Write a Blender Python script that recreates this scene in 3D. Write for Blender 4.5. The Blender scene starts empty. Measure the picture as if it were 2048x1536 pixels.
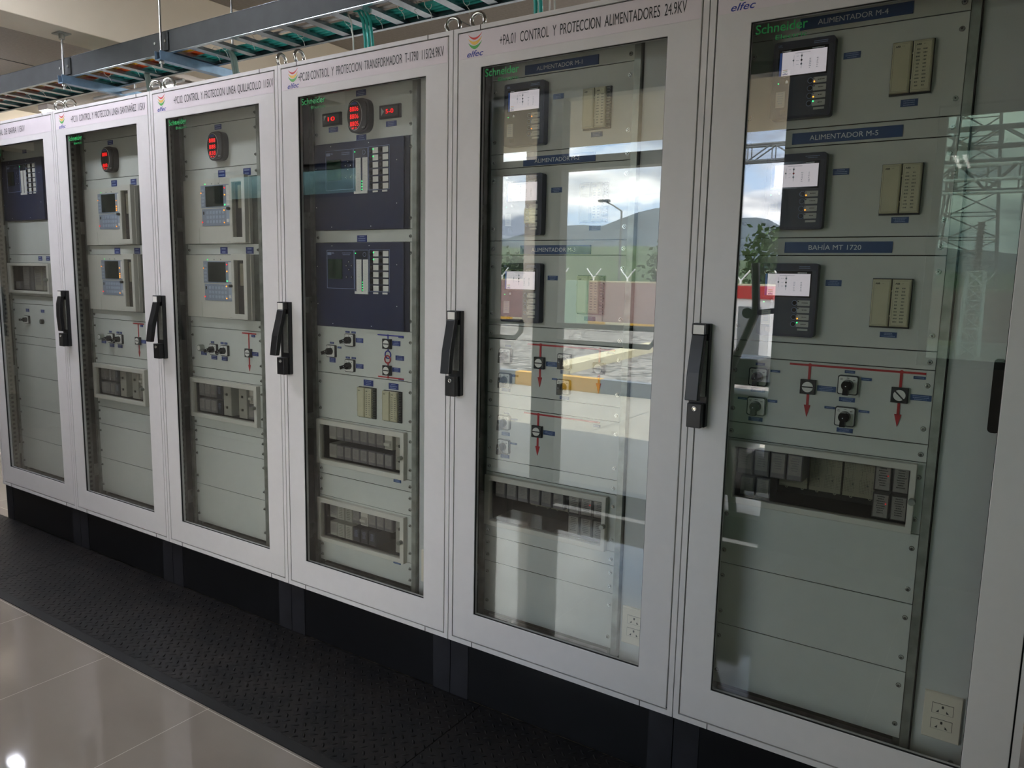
import bpy, bmesh, math, random
from math import sin, cos, pi, radians
from mathutils import Vector, Matrix
random.seed(7)
S = bpy.context.scene
COL = S.collection

# ---------------------------------------------------------------- camera
cam_d = bpy.data.cameras.new('camera'); cam = bpy.data.objects.new('camera', cam_d); COL.objects.link(cam)
cam_d.sensor_width = 36.0; cam_d.lens = 36.0 * 1517.9 / 2048; cam_d.clip_start = .02; cam_d.clip_end = 6000
cam.matrix_world = Matrix(((0.834805, -0.093222, 0.542596, 1.8953), (0.550161, 0.104443, -0.828501, -1.9196),
                           (0.020564, 0.990152, 0.138477, 1.4199), (0, 0, 0, 1)))
S.camera = cam
S.view_settings.view_transform = 'Standard'; S.view_settings.look = 'None'
S.view_settings.gamma = 1.0; S.view_settings.use_curve_mapping = False
S.view_settings.exposure = 2.32
S.cycles.max_bounces = 12; S.cycles.diffuse_bounces = 5; S.cycles.transparent_max_bounces = 24
S.cycles.glossy_bounces = 5; S.cycles.caustics_reflective = False; S.cycles.caustics_refractive = False
S.cycles.sample_clamp_indirect = 6.0

# ---------------------------------------------------------------- sky with broken cloud
W = bpy.data.worlds.new('sky'); S.world = W; W.use_nodes = True
nt = W.node_tree; nt.nodes.clear()
def N(t, **kw):
    n = nt.nodes.new(t)
    for k, v in kw.items(): setattr(n, k, v)
    return n
out = N('ShaderNodeOutputWorld'); bg = N('ShaderNodeBackground'); tc = N('ShaderNodeTexCoord')
sep = N('ShaderNodeSeparateXYZ'); nt.links.new(tc.outputs['Generated'], sep.inputs[0])
dv = N('ShaderNodeVectorMath', operation='DIVIDE')        # project the direction on a cloud deck
zz = N('ShaderNodeMath', operation='MAXIMUM'); zz.inputs[1].default_value = .0; nt.links.new(sep.outputs[2], zz.inputs[0])
za = N('ShaderNodeMath', operation='ADD'); za.inputs[1].default_value = .22; nt.links.new(zz.outputs[0], za.inputs[0])
cb = N('ShaderNodeCombineXYZ')
for i in range(3): nt.links.new(za.outputs[0], cb.inputs[i])
nt.links.new(tc.outputs['Generated'], dv.inputs[0]); nt.links.new(cb.outputs[0], dv.inputs[1])
n1 = N('ShaderNodeTexNoise'); n1.inputs['Scale'].default_value = 1.15; n1.inputs['Detail'].default_value = 9; n1.inputs['Roughness'].default_value = .58
n2 = N('ShaderNodeTexNoise'); n2.inputs['Scale'].default_value = 1.5; n2.inputs['Detail'].default_value = 8
nt.links.new(dv.outputs[0], n1.inputs[0]); nt.links.new(dv.outputs[0], n2.inputs[0])
r1 = N('ShaderNodeValToRGB'); r1.color_ramp.elements[0].position = .40; r1.color_ramp.elements[1].position = .50
nt.links.new(n1.outputs[0], r1.inputs[0])
r2 = N('ShaderNodeValToRGB'); e = r2.color_ramp.elements
e[0].position = .40; e[0].color = (.34, .38, .47, 1); e[1].position = .60; e[1].color = (1.75, 1.7, 1.66, 1)
nt.links.new(n2.outputs[0], r2.inputs[0])
gr = N('ShaderNodeValToRGB'); e = gr.color_ramp.elements
e[0].position = 0; e[0].color = (.60, .74, .92, 1); e[1].position = .6; e[1].color = (.20, .42, .86, 1)
nt.links.new(zz.outputs[0], gr.inputs[0])
mx = N('ShaderNodeMixRGB'); nt.links.new(r1.outputs[0], mx.inputs[0]); nt.links.new(gr.outputs[0], mx.inputs[1]); nt.links.new(r2.outputs[0], mx.inputs[2])
nt.links.new(mx.outputs[0], bg.inputs[0]); bg.inputs[1].default_value = 1.35
nt.links.new(bg.outputs[0], out.inputs[0])

# ---------------------------------------------------------------- sun, high over the yard
sd = bpy.data.lights.new('sun', 'SUN'); sd.energy = 2.5; sd.angle = .01; sd.color = (1, .95, .87)
sun = bpy.data.objects.new('sun', sd); COL.objects.link(sun)
sun.rotation_euler = Vector((.25, -.02, 1.0)).to_track_quat('Z', 'Y').to_euler()
def portal(x0, x1, z0, z1, y, rz):            # marks a window opening for the sky light
    d = bpy.data.lights.new('window_portal', 'AREA'); d.shape = 'RECTANGLE'; d.size = x1 - x0; d.size_y = z1 - z0
    d.cycles.is_portal = True
    o = bpy.data.objects.new('window_portal', d); COL.objects.link(o)
    o.location = ((x0 + x1) / 2, y, (z0 + z1) / 2); o.rotation_euler = (radians(90), 0, rz)
    if rz == radians(90): o.location = (y, (x0 + x1) / 2, (z0 + z1) / 2)
OPEN = [(-.95, .88, .0, 2.51), (1.53, 3.3, 1.05, 2.23), (-3.75, -2.12, 1.98, 2.23)]      # wall behind the camera
for o_ in OPEN: portal(*o_, -2.16, 0)
FILL_BACKWIN = (-7.0, -1.0, .5, 2.5); FILL_RIGHTWIN = (1.0, 4.6, .9, 2.6)                            # added light openings: far wall; right-hand wall (y range)
portal(*FILL_BACKWIN, 6.6, radians(180)); portal(*FILL_RIGHTWIN, 4.7, radians(90))

# ---------------------------------------------------------------- materials
def lin(h):
    h = h.lstrip('#'); h = h if len(h) == 6 else ''.join(q * 2 for q in h); c = [int(h[i:i + 2], 16) / 255 for i in (0, 2, 4)]
    return tuple(((v + .055) / 1.055) ** 2.4 if v > .04045 else v / 12.92 for v in c) + (1,)
MATS = {}
def mat(name, col, rough=.5, metal=0, var=.06, scale=30, bump=0, bscale=200, emit=None, es=0, spec=.5, coat=0):
    if name in MATS: return MATS[name]
    m = bpy.data.materials.new(name); m.use_nodes = True; t = m.node_tree; b = t.nodes['Principled BSDF']
    c = lin(col) if isinstance(col, str) else tuple(col) + (1,)
    if var:
        tx = t.nodes.new('ShaderNodeTexCoord'); n = t.nodes.new('ShaderNodeTexNoise'); n.inputs['Scale'].default_value = scale
        n.inputs['Detail'].default_value = 4
        r = t.nodes.new('ShaderNodeValToRGB'); r.color_ramp.elements[0].position = .3; r.color_ramp.elements[1].position = .7
        r.color_ramp.elements[0].color = tuple(v * (1 - var) for v in c[:3]) + (1,)
        r.color_ramp.elements[1].color = tuple(min(1, v * (1 + var)) for v in c[:3]) + (1,)
        t.links.new(tx.outputs['Object'], n.inputs[0]); t.links.new(n.outputs[0], r.inputs[0]); t.links.new(r.outputs[0], b.inputs['Base Color'])
    else: b.inputs['Base Color'].default_value = c
    b.inputs['Roughness'].default_value = rough; b.inputs['Metallic'].default_value = metal
    b.inputs['Specular IOR Level'].default_value = spec; b.inputs['Coat Weight'].default_value = coat
    if bump:
        tx2 = t.nodes.new('ShaderNodeTexCoord'); n2_ = t.nodes.new('ShaderNodeTexNoise'); n2_.inputs['Scale'].default_value = bscale
        bp = t.nodes.new('ShaderNodeBump'); bp.inputs['Strength'].default_value = bump; bp.inputs['Distance'].default_value = .002
        t.links.new(tx2.outputs['Object'], n2_.inputs[0]); t.links.new(n2_.outputs[0], bp.inputs['Height']); t.links.new(bp.outputs[0], b.inputs['Normal'])
    if emit: b.inputs['Emission Color'].default_value = lin(emit); b.inputs['Emission Strength'].default_value = es
    MATS[name] = m; return m
def glass(name, tint, ior=1.5):
    m = bpy.data.materials.new(name); m.use_nodes = True; t = m.node_tree; t.nodes.clear()
    o = t.nodes.new('ShaderNodeOutputMaterial'); mxs = t.nodes.new('ShaderNodeMixShader'); tr = t.nodes.new('ShaderNodeBsdfTransparent')
    gl = t.nodes.new('ShaderNodeBsdfGlossy'); gl.inputs['Roughness'].default_value = 0; fr = t.nodes.new('ShaderNodeFresnel')
    ge = t.nodes.new('ShaderNodeNewGeometry'); mr = t.nodes.new('ShaderNodeMapRange')
    mr.inputs['To Min'].default_value = ior; mr.inputs['To Max'].default_value = 1 / ior
    t.links.new(ge.outputs['Backfacing'], mr.inputs['Value']); t.links.new(mr.outputs[0], fr.inputs['IOR'])
    tr.inputs[0].default_value = tint + (1,); gl.inputs[0].default_value = (1, 1, 1, 1)
    t.links.new(fr.outputs[0], mxs.inputs[0]); t.links.new(tr.outputs[0], mxs.inputs[1]); t.links.new(gl.outputs[0], mxs.inputs[2])
    t.links.new(mxs.outputs[0], o.inputs[0]); MATS[name] = m; return m
glass('tinted_glass', (.33, .40, .36)); glass('door_glass', (.95, .965, .955), 1.76); glass('window_glass', (.96, .98, .97)); glass('cover_plastic', (.93, .92, .90), 1.45)
glass('smoky_plastic', (.62, .60, .62), 1.45)
mat('cab_white', '#d6d3d2', .42, var=.015, bump=.08, bscale=900)
mat('panel_grey', '#cdcec8', .5, var=.02, bump=.06, bscale=900)
mat('side_plate', '#cfd0cf', .45, var=.02)
mat('sticker', '#dfd6da', .3, var=.01)
mat('gap_black', '#0c0c0d', .7, var=0)
mat('zinc', '#9a9c95', .45, .75, var=.25, scale=25)
mat('zinc_dull', '#6a6c64', .5, .6, var=.25, scale=20)
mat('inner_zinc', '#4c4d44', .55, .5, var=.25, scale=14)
mat('screw', '#c9c8c4', .25, .95, var=0)
mat('plinth', '#0b0b0e', .35, var=.3, scale=12)
mat('plinth_corner', '#1d1d22', .45, var=.35, scale=10)
mat('black_plastic', '#101013', .38, var=.05)
mat('black_gloss', '#0b0b0d', .15, var=0)
mat('navy', '#1d2748', .35, var=.05)
mat('navy_dark', '#151a30', .4, var=0)
mat('relay_face', '#333850', .4, var=0)
mat('slate', '#2b2f3c', .4, var=0)
mat('label_blue', '#1c2f78', .45, var=0)
mat('plate_blue', '#1d4377', .45, var=0)
mat('white_ink', '#e8ecf0', .5, var=0)
mat('faint_ink', '#93a2c6', .5, var=0)
mat('black_ink', '#1a1a1c', .5, var=0)
mat('logo_blue', '#2b3a94', .5, var=0); mat('logo_red', '#d03b2e', .5, var=0); mat('logo_yellow', '#e3b84e', .5, var=0); mat('logo_green', '#52a94c', .5, var=0)
mat('green_letters', '#0b9b4a', .5, var=0, emit='#0b9b4a', es=0)
mat('mimic_red', '#b5171f', .4, var=.03); mat('mimic_blue', '#2b2f9c', .4, var=.03)
mat('white_plastic', '#e6e3dd', .4, var=.02); mat('light_grey', '#b9b8b2', .45, var=.03)
mat('beige', '#d0ccc2', .5, var=.02); mat('beige_block', '#c6bfa2', .5, var=.04)
mat('beige_dark', '#9f9a86', .5, var=.05)
mat('hmi_grey', '#8e97a6', .45, var=.02); mat('hmi_key', '#a3adc0', .45, var=0)
mat('lcd_dark', '#12201a', .2, var=0); mat('lcd_green', '#0d3420', .2, var=0)
mat('relay_label', '#a5a2a2', .5, var=.08, scale=80)
mat('relay_body', '#86828a', .3, var=.05); mat('socket_plate', '#a7a28f', .55, var=.04)
mat('cream_outlet', '#e9dfcf', .35, var=.01)
mat('cavity', '#2a2624', .6, var=.1)
mat('led_green', '#00aa22', .3, var=0, emit='#38ff8a', es=.5); mat('led_amber', '#f80', .3, var=0, emit='#ff9a30', es=.55)
mat('led_red', '#f22', .3, var=0, emit='#ff2020', es=.45); mat('digit_red', '#f11', .3, var=0, emit='#ff1414', es=.30)
mat('screen_white', '#e8dfe8', .3, var=0, emit='#efe4ee', es=.085)
mat('screen_ink', '#333', .5, var=0); mat('screen_red', '#b33', .5, var=0)
mat('screen_blue', '#3a5aa8', .5, var=0, emit='#4060b0', es=.03)
mat('chrome', '#dddcd8', .12, 1, var=0)
mat('seam_dark', '#4a4c48', .8, var=0)
mat('wall_paint', '#cfc6b5', .7, var=.03, scale=3); mat('wall_darkened', '#635d55', .75, var=.04, scale=3)  # shade put into the front wall's paint, cutting its haze in the glass
mat('beam_paint', '#d6ccb8', .7, var=.03, scale=3)
mat('ceiling_tile', '#8f8880', .85, var=.08, scale=60, bump=.2)
mat('alu_dark', '#3c3d3c', .4, .5, var=.05)
mat('ladder_steel', '#8b959c', .26, .9, var=.15, scale=40)
mat('ladder_side', '#262a29', .6, .3, var=.2, scale=15)
mat('channel_steel', '#7690a8', .35, .8, var=.2, scale=20)
mat('rod_steel', '#8a8a86', .35, .9, var=.1)
mat('teal_cable', '#35b0a6', .4, var=.1); mat('orange_cable', '#d9571c', .4, var=.1); mat('yellow_cable', '#d9a21c', .4, var=.1)
mat('black_cable', '#16171a', .4, var=.1); mat('nylon', '#dfe3dd', .4, var=0); mat('hose', '#93aaa2', .45, var=.08); mat('grey_conduit', '#d9dad8', .4, var=.05)

def floor_material():
    m = bpy.data.materials.new('porcelain_tile'); m.use_nodes = True; t = m.node_tree; b = t.nodes['Principled BSDF']
    tx = t.nodes.new('ShaderNodeTexCoord'); mp = t.nodes.new('ShaderNodeMapping'); mp.inputs['Location'].default_value = (1.388, 1.12, 0)
    br = t.nodes.new('ShaderNodeTexBrick'); br.offset = 0; br.inputs['Scale'].default_value = 1; br.inputs['Brick Width'].default_value = .6
    br.inputs['Row Height'].default_value = .6; br.inputs['Mortar Size'].default_value = .0013; br.inputs['Mortar Smooth'].default_value = 0
    br.inputs['Color1'].default_value = lin('#8c8379'); br.inputs['Color2'].default_value = lin('#898076'); br.inputs['Mortar'].default_value = lin('#bdb5a9')
    n = t.nodes.new('ShaderNodeTexNoise'); n.inputs['Scale'].default_value = 5; n.inputs['Detail'].default_value = 8
    mxn = t.nodes.new('ShaderNodeMixRGB'); mxn.blend_type = 'MULTIPLY'; mxn.inputs[0].default_value = .12
    t.links.new(tx.outputs['Object'], mp.inputs[0]); t.links.new(mp.outputs[0], br.inputs[0]); t.links.new(tx.outputs['Object'], n.inputs[0])
    t.links.new(br.outputs['Color'], mxn.inputs[1]); t.links.new(n.outputs[0], mxn.inputs[2]); t.links.new(mxn.outputs[0], b.inputs['Base Color'])
    b.inputs['Roughness'].default_value = .05; MATS['floor'] = m
floor_material()
def mat_material():
    m = bpy.data.materials.new('checker_rubber'); m.use_nodes = True; t = m.node_tree; b = t.nodes['Principled BSDF']
    def M(op, a, c=None):
        n = t.nodes.new('ShaderNodeMath'); n.operation = op
        for i, v in enumerate((a, c)):
            if v is None: continue
            if isinstance(v, (int, float)): n.inputs[i].default_value = v
            else: t.links.new(v, n.inputs[i])
        return n.outputs[0]
    tx = t.nodes.new('ShaderNodeTexCoord'); mp = t.nodes.new('ShaderNodeMapping'); mp.inputs['Scale'].default_value = (1 / .030,) * 3; mp.inputs['Rotation'].default_value = (0, 0, radians(45))
    t.links.new(tx.outputs['Object'], mp.inputs[0]); sp = t.nodes.new('ShaderNodeSeparateXYZ'); t.links.new(mp.outputs[0], sp.inputs[0])
    x, y = sp.outputs[0], sp.outputs[1]
    u = M('SUBTRACT', M('FRACT', x), .5); v = M('SUBTRACT', M('FRACT', y), .5)
    par = M('FLOORED_MODULO', M('ADD', M('FLOOR', x), M('FLOOR', y)), 2)
    ip = M('SUBTRACT', 1, par)
    a = M('ADD', M('MULTIPLY', u, par), M('MULTIPLY', v, ip)); c = M('ADD', M('MULTIPLY', v, par), M('MULTIPLY', u, ip))
    d = M('ADD', M('POWER', M('DIVIDE', M('ABSOLUTE', a), .42), 2), M('POWER', M('DIVIDE', M('ABSOLUTE', c), .13), 2))
    h = M('MAXIMUM', M('SUBTRACT', 1, d), 0)
    bp = t.nodes.new('ShaderNodeBump'); bp.inputs['Strength'].default_value = 1; bp.inputs['Distance'].default_value = .012
    t.links.new(h, bp.inputs['Height']); t.links.new(bp.outputs[0], b.inputs['Normal'])
    n = t.nodes.new('ShaderNodeTexNoise'); n.inputs['Scale'].default_value = 6; n.inputs['Detail'].default_value = 9; n.inputs['Roughness'].default_value = .7
    r = t.nodes.new('ShaderNodeValToRGB'); r.color_ramp.elements[0].position = .42; r.color_ramp.elements[0].color = lin('#0d0d0f'); r.color_ramp.elements[1].position = .78; r.color_ramp.elements[1].color = lin('#27221f')
    t.links.new(tx.outputs['Object'], n.inputs[0]); t.links.new(n.outputs[0], r.inputs[0]); t.links.new(r.outputs[0], b.inputs['Base Color'])
    b.inputs['Roughness'].default_value = .5; b.inputs['Specular IOR Level'].default_value = .22; MATS['checker_rubber'] = m
mat_material(); mat('rubber_edge', '#111112', .55, var=.15, spec=.3)

# ---------------------------------------------------------------- mesh builder
_tc = {}
def text_geo(s, bold, italic=0):
    k = (s, bold, italic)
    if k not in _tc:
        cu = bpy.data.curves.new('t', 'FONT'); cu.body = s; cu.size = 1; cu.offset = bold; cu.shear = italic; cu.resolution_u = 3
        o = bpy.data.objects.new('t', cu); COL.objects.link(o); dg = bpy.context.evaluated_depsgraph_get()
        me = o.evaluated_get(dg).to_mesh(); V = [tuple(v.co) for v in me.vertices]; F = [tuple(p.vertices) for p in me.polygons]
        o.evaluated_get(dg).to_mesh_clear(); bpy.data.objects.remove(o); bpy.data.curves.remove(cu)
        xs = [v[0] for v in V]; ys = [v[1] for v in V]
        _tc[k] = (V, F, min(xs), max(xs), min(ys), max(ys))
    return _tc[k]
class MB:
    def __init__(s): s.v = []; s.f = []; s.m = []; s.ms = []; s.sm = []
    def mi(s, m):
        if m not in s.ms: s.ms.append(m)
        return s.ms.index(m)
    def add(s, V, F, m, smooth=False):
        b = len(s.v); s.v += [tuple(v) for v in V]; i = s.mi(m)
        for f in F: s.f.append([b + k for k in f]); s.m.append(i); s.sm.append(smooth)
        return s
    def box(s, x0, x1, y0, y1, z0, z1, m):
        V = [(x, y, z) for z in (z0, z1) for y in (y0, y1) for x in (x0, x1)]
        return s.add(V, [(0, 2, 3, 1), (4, 5, 7, 6), (0, 1, 5, 4), (1, 3, 7, 5), (3, 2, 6, 7), (2, 0, 4, 6)], m)
    def cham(s, x0, x1, y0, y1, z0, z1, m, c=.003):      # front edges chamfered (front = y0)
        V = [(x0 + c, y0, z0 + c), (x1 - c, y0, z0 + c), (x1 - c, y0, z1 - c), (x0 + c, y0, z1 - c),
             (x0, y0 + c, z0), (x1, y0 + c, z0), (x1, y0 + c, z1), (x0, y0 + c, z1), (x0, y1, z0), (x1, y1, z0), (x1, y1, z1), (x0, y1, z1)]
        F = [(0, 1, 2, 3), (0, 4, 5, 1), (1, 5, 6, 2), (2, 6, 7, 3), (3, 7, 4, 0), (4, 8, 9, 5), (5, 9, 10, 6), (6, 10, 11, 7), (7, 11, 8, 4), (11, 10, 9, 8)]
        return s.add(V, F, m)
    def prism(s, P, y0, y1, m, smooth=False):            # P: outline in (x, z), counter-clockwise seen from the front (-y)
        n = len(P); V = [(x, y0, z) for x, z in P] + [(x, y1, z) for x, z in P]
        s.add(V, [tuple(range(n)), tuple(range(2 * n - 1, n - 1, -1))], m)
        return s.add(V, [(i, i + n, (i + 1) % n + n, (i + 1) % n) for i in range(n)], m, smooth)
    def ring(s, o, i, y0, y1, m):                        # o, i = (x0, x1, z0, z1)
        V = []
        for y in (y0, y1):
            for r in (o, i): V += [(r[0], y, r[2]), (r[1], y, r[2]), (r[1], y, r[3]), (r[0], y, r[3])]
        F = []
        for a in range(4):
            b = (a + 1) % 4
            F += [(a, b, 4 + b, 4 + a), (8 + b, 8 + a, 12 + a, 12 + b), (a, 8 + a, 8 + b, b), (4 + b, 12 + b, 12 + a, 4 + a)]
        return s.add(V, F, m)
    def cyl(s, c, r, L, m, axis=1, n=20, r2=None, smooth=True):
        r2 = r if r2 is None else r2; V = []
        ax = [(1, 2), (0, 2), (0, 1)][axis]
        for k, rr in ((0, r), (1, r2)):
            for i in range(n):
                p = list(c); p[axis] += L * k; p[ax[0]] += rr * cos(2 * pi * i / n); p[ax[1]] += rr * sin(2 * pi * i / n); V.append(p)
        s.add(V, [(i, (i + 1) % n, (i + 1) % n + n, i + n) for i in range(n)], m, smooth)
        return s.add(V, [tuple(range(n - 1, -1, -1)), tuple(range(n, 2 * n))], m)
    def tube(s, P, r, m, n=8):
        P = [Vector(p) for p in P]; V = []; up = Vector((0, 0, 1))
        for i, p in enumerate(P):
            d = (P[min(i + 1, len(P) - 1)] - P[max(i - 1, 0)]).normalized()
            a = d.cross(up) if abs(d.z) < .95 else d.cross(Vector((0, 1, 0)))
            a.normalize(); b = d.cross(a)
            V += [p + a * r * cos(2 * pi * k / n) + b * r * sin(2 * pi * k / n) for k in range(n)]
        F = [(i * n + k, i * n + (k + 1) % n, (i + 1) * n + (k + 1) % n, (i + 1) * n + k) for i in range(len(P) - 1) for k in range(n)]
        s.add(V, F, m, True)
        return s.add(V, [tuple(range(n)), tuple(range(len(V) - 1, len(V) - n - 1, -1))], m)
    def torus(s, c, R, r, m, rot, n=28, k=10):
        V = []; Rm = Matrix.Rotation(rot, 3, 'Z')
        for i in range(n):
            for j in range(k):
                a, b = 2 * pi * i / n, 2 * pi * j / k
                V.append(Rm @ Vector(((R + r * cos(b)) * cos(a), r * sin(b), (R + r * cos(b)) * sin(a))) + Vector(c))
        return s.add(V, [(i * k + j, ((i + 1) % n) * k + j, ((i + 1) % n) * k + (j + 1) % k, i * k + (j + 1) % k) for i in range(n) for j in range(k)], m, True)
    def text(s, t, x0, z0, h, m, y, w=None, bold=.0, it=0, center=False):   # cap height h; w stretches it to a width
        V, F, a, b, c, d = text_geo(t, bold, it); k = h / text_geo('H', 0)[5]; kx = (w / (b - a)) if w else k
        if center: x0 -= (b - a) * kx / 2
        return s.add([(x0 + (v[0] - a) * kx, y, z0 + v[1] * k) for v in V], F, m)
    def build(s, name, parent=None, bevel=0, **props):
        me = bpy.data.meshes.new(name); me.from_pydata(s.v, [], s.f)
        for m in s.ms: me.materials.append(MATS[m])
        me.polygons.foreach_set('material_index', s.m); me.polygons.foreach_set('use_smooth', s.sm); me.update()
        o = bpy.data.objects.new(name, me); COL.objects.link(o)
        if parent is not None: o.parent = parent
        if bevel:
            bv = o.modifiers.new('bevel', 'BEVEL'); bv.width = bevel; bv.segments = 2; bv.limit_method = 'ANGLE'; bv.angle_limit = radians(50)
        for k, v in props.items(): o[k] = v
        return o
def structure(o): o['kind'] = 'structure'; return o
def thing(name, loc, label, cat, group=None):
    o = bpy.data.objects.new(name, None); COL.objects.link(o); o.location = loc; o.empty_display_size = .05
    o['label'] = label; o['category'] = cat
    if group: o['group'] = group
    return o
def rrect(x0, x1, z0, z1, r, n=5):
    P = []
    for cx, cz, a0 in ((x1 - r, z0 + r, -90), (x1 - r, z1 - r, 0), (x0 + r, z1 - r, 90), (x0 + r, z0 + r, 180)):
        for i in range(n + 1):
            a = radians(a0 + 90 * i / n); P.append((cx + r * cos(a), cz + r * sin(a)))
    return P

# ================================================================ room shell
RX0, RX1, RY0, RY1, H = -7.5, 4.6, -2.1, 6.5, 3.0
structure(MB().box(RX0, RX1, RY0, RY1, -.1, 0, 'floor').build('floor'))
def ceiling():
    b = MB().box(RX0, RX1, RY0, RY1, H, H + .1, 'ceiling_tile')
    x = RX0 + .35
    while x < RX1:
        b.box(x - .005, x + .005, RY0, RY1, H - .003, H, 'seam_dark'); x += 1.2
    y = RY0 + .3
    while y < RY1:
        b.box(RX0, RX1, y - .004, y + .004, H - .003, H, 'seam_dark'); y += 1.2
    structure(b.build('ceiling'))
ceiling()
structure(MB().box(RX0 - .15, RX0, RY0, RY1, -.1, H + .1, 'wall_paint').build('wall_left'))
structure(MB().box(RX1, RX1 + .15, RY0, FILL_RIGHTWIN[0], -.1, H + .1, 'wall_paint').box(RX1, RX1 + .15, FILL_RIGHTWIN[1], RY1, -.1, H + .1, 'wall_paint')
          .box(RX1, RX1 + .15, *FILL_RIGHTWIN[:2], -.1, FILL_RIGHTWIN[2], 'wall_paint').box(RX1, RX1 + .15, *FILL_RIGHTWIN[:2], FILL_RIGHTWIN[3], H + .1, 'wall_paint').build('wall_right'))
structure(MB().box(RX0 - .15, FILL_BACKWIN[0], RY1, RY1 + .15, -.1, H + .1, 'wall_paint').box(FILL_BACKWIN[1], RX1 + .15, RY1, RY1 + .15, -.1, H + .1, 'wall_paint')
          .box(*FILL_BACKWIN[:2], RY1, RY1 + .15, -.1, FILL_BACKWIN[2], 'wall_paint').box(*FILL_BACKWIN[:2], RY1, RY1 + .15, FILL_BACKWIN[3], H + .1, 'wall_paint').build('wall_back'))
# the wall behind the camera, pieced round its openings
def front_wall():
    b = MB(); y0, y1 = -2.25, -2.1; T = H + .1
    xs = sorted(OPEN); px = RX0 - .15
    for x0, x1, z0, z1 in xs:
        b.box(px, x0, y0, y1, -.1, T, 'wall_darkened'); b.box(x0, x1, y0, y1, z1, T, 'wall_darkened')
        if z0 > 0: b.box(x0, x1, y0, y1, -.1, z0, 'wall_darkened')
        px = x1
    b.box(px, RX1 + .15, y0, y1, -.1, T, 'wall_darkened'); structure(b.build('wall_front'))
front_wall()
for i, x in enumerate((-2.22,)):          # concrete roof beams crossing the room
    structure(MB().box(x - .28, x, RY0, RY1, 2.62, H, 'beam_paint').build('trim_%d' % (i + 1), bevel=.004))
structure(MB().box(1.9, 2.18, RY0, RY1, 2.62, H, 'beam_paint').build('trim_2'))
structure(MB().box(-7.0, -6.72, RY0, RY1, 2.62, H, 'beam_paint').build('trim_3'))
mat('lamp_diffuser', '#ffffff', .5, var=0, emit='#eef2ff', es=15.0)
mat('added_rear_tube', '#ffffff', .5, var=0, emit='#fbf5ee', es=9.0)  # glow of the added lamps behind the row
def ceiling_lamp(x, y, lab, along_y=False, m='lamp_diffuser'):
    r = thing('ceiling_lamp', (x, y, H), lab, 'ceiling lamp', 'twin tube ceiling lamps'); MB().box(-.62, .62, -.09, .09, -.05, -.001, 'cab_white').build('housing', r)
    for q in (-.05, .05): MB().cyl((-.60, q, -.066), .016, 1.2, m, axis=0, n=12).build('tube', r)
    if along_y: r.rotation_euler = (0, 0, pi / 2)
for x in (-3.3, -1.6): ceiling_lamp(x, -.9, 'added ceiling lamp over the aisle, brightening the left-hand cabinet fronts')  # added lamps, no known source, to even out light on the cabinet fronts
ceiling_lamp(-5.12, .33, 'lit twin tube ceiling lamp left of the cabinet row, mirrored in the floor', True)
for x, y in ((.2, 2.6), (2.2, 2.6), (1.2, 4.6), (-4.2, 2.6), (-6.2, 2.6)): ceiling_lamp(x, y, 'added ceiling lamp behind the cabinet row, brightening beam and ladder', True, 'added_rear_tube')  # added lamps, no known source, to lift the roof beam and ladder
# windows behind the camera
def window(nm, x0, x1, z0, z1, bars=(), pane='tinted_glass'):
    b = MB().ring((x0, x1, z0, z1), (x0 + .035, x1 - .035, z0 + .035, z1 - .035), -2.20, -2.15, 'alu_dark')
    for x in bars: b.box(x - .02, x + .02, -2.20, -2.15, z0 + .03, z1 - .03, 'alu_dark')
    w = structure(b.build(nm))
    MB().box(x0 + .03, x1 - .03, -2.178, -2.173, z0 + .03, z1 - .03, pane).build('window_pane', w)
    return w
window('window_1', 1.53, 3.3, 1.05, 2.23, (2.4,)); window('window_2', -3.75, -2.12, 1.98, 2.23, ())
w_ = window('fill_window_back', -FILL_BACKWIN[1], -FILL_BACKWIN[0], FILL_BACKWIN[2], FILL_BACKWIN[3], (2.5, 4.0, 5.5), 'window_glass'); w_.rotation_euler = (0, 0, pi); w_.location = (0, 4.4, 0)  # unseen back window, added to brighten the ladder rungs
w_ = window('fill_window_right', FILL_RIGHTWIN[0], FILL_RIGHTWIN[1], FILL_RIGHTWIN[2], FILL_RIGHTWIN[3], (2.2, 3.4), 'window_glass'); w_.rotation_euler = (0, 0, pi / 2); w_.location = (2.5, 0, 0)  # unseen right-hand window, added to light the beam face
def glazed_door():
    b = MB(); y0, y1 = -2.19, -2.10
    b.box(-.97, -.93, y0, y1, 0, 2.51, 'alu_dark'); b.box(.86, .90, y0, y1, 0, 2.51, 'alu_dark'); b.box(-.93, .86, y0, y1, 2.47, 2.53, 'alu_dark')
    b.box(-.93, .52, y0, y1, 2.06, 2.135, 'alu_dark')          # transom
    b.box(-.605, -.43, y0, y1 , 0, 2.47, 'alu_dark')            # mullion
    b.box(-.93, -.605, y0, y1, 0, .15, 'alu_dark'); b.box(-.43, .86, y0, y1, .02, .15, 'alu_dark')
    d = structure(b.build('door_1'))
    MB().box(-.93, -.605, -2.15, -2.145, .15, 2.06, 'window_glass').box(-.93, -.605, -2.15, -2.145, 2.135, 2.47, 'window_glass').build('window_pane', d)
    MB().box(-.43, .50, -2.15, -2.145, .15, 2.06, 'window_glass').box(-.43, .50, -2.15, -2.145, 2.135, 2.47, 'window_glass').build('window_pane', d)
    for xa, xb in ((-.93, -.66), (-.43, .24)):                  # panic bars
        p = MB().tube([(xa, -2.09, 1.14), (xb, -2.06, 1.15)], .016, 'black_plastic', 10).tube([(xa, -2.04, 1.045), (xb - .03, -2.03, 1.05), (xb, -2.05, 1.09), (xb, -2.06, 1.15)], .016, 'black_plastic', 10)
        p.build('push_bar', d)
glazed_door()

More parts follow.
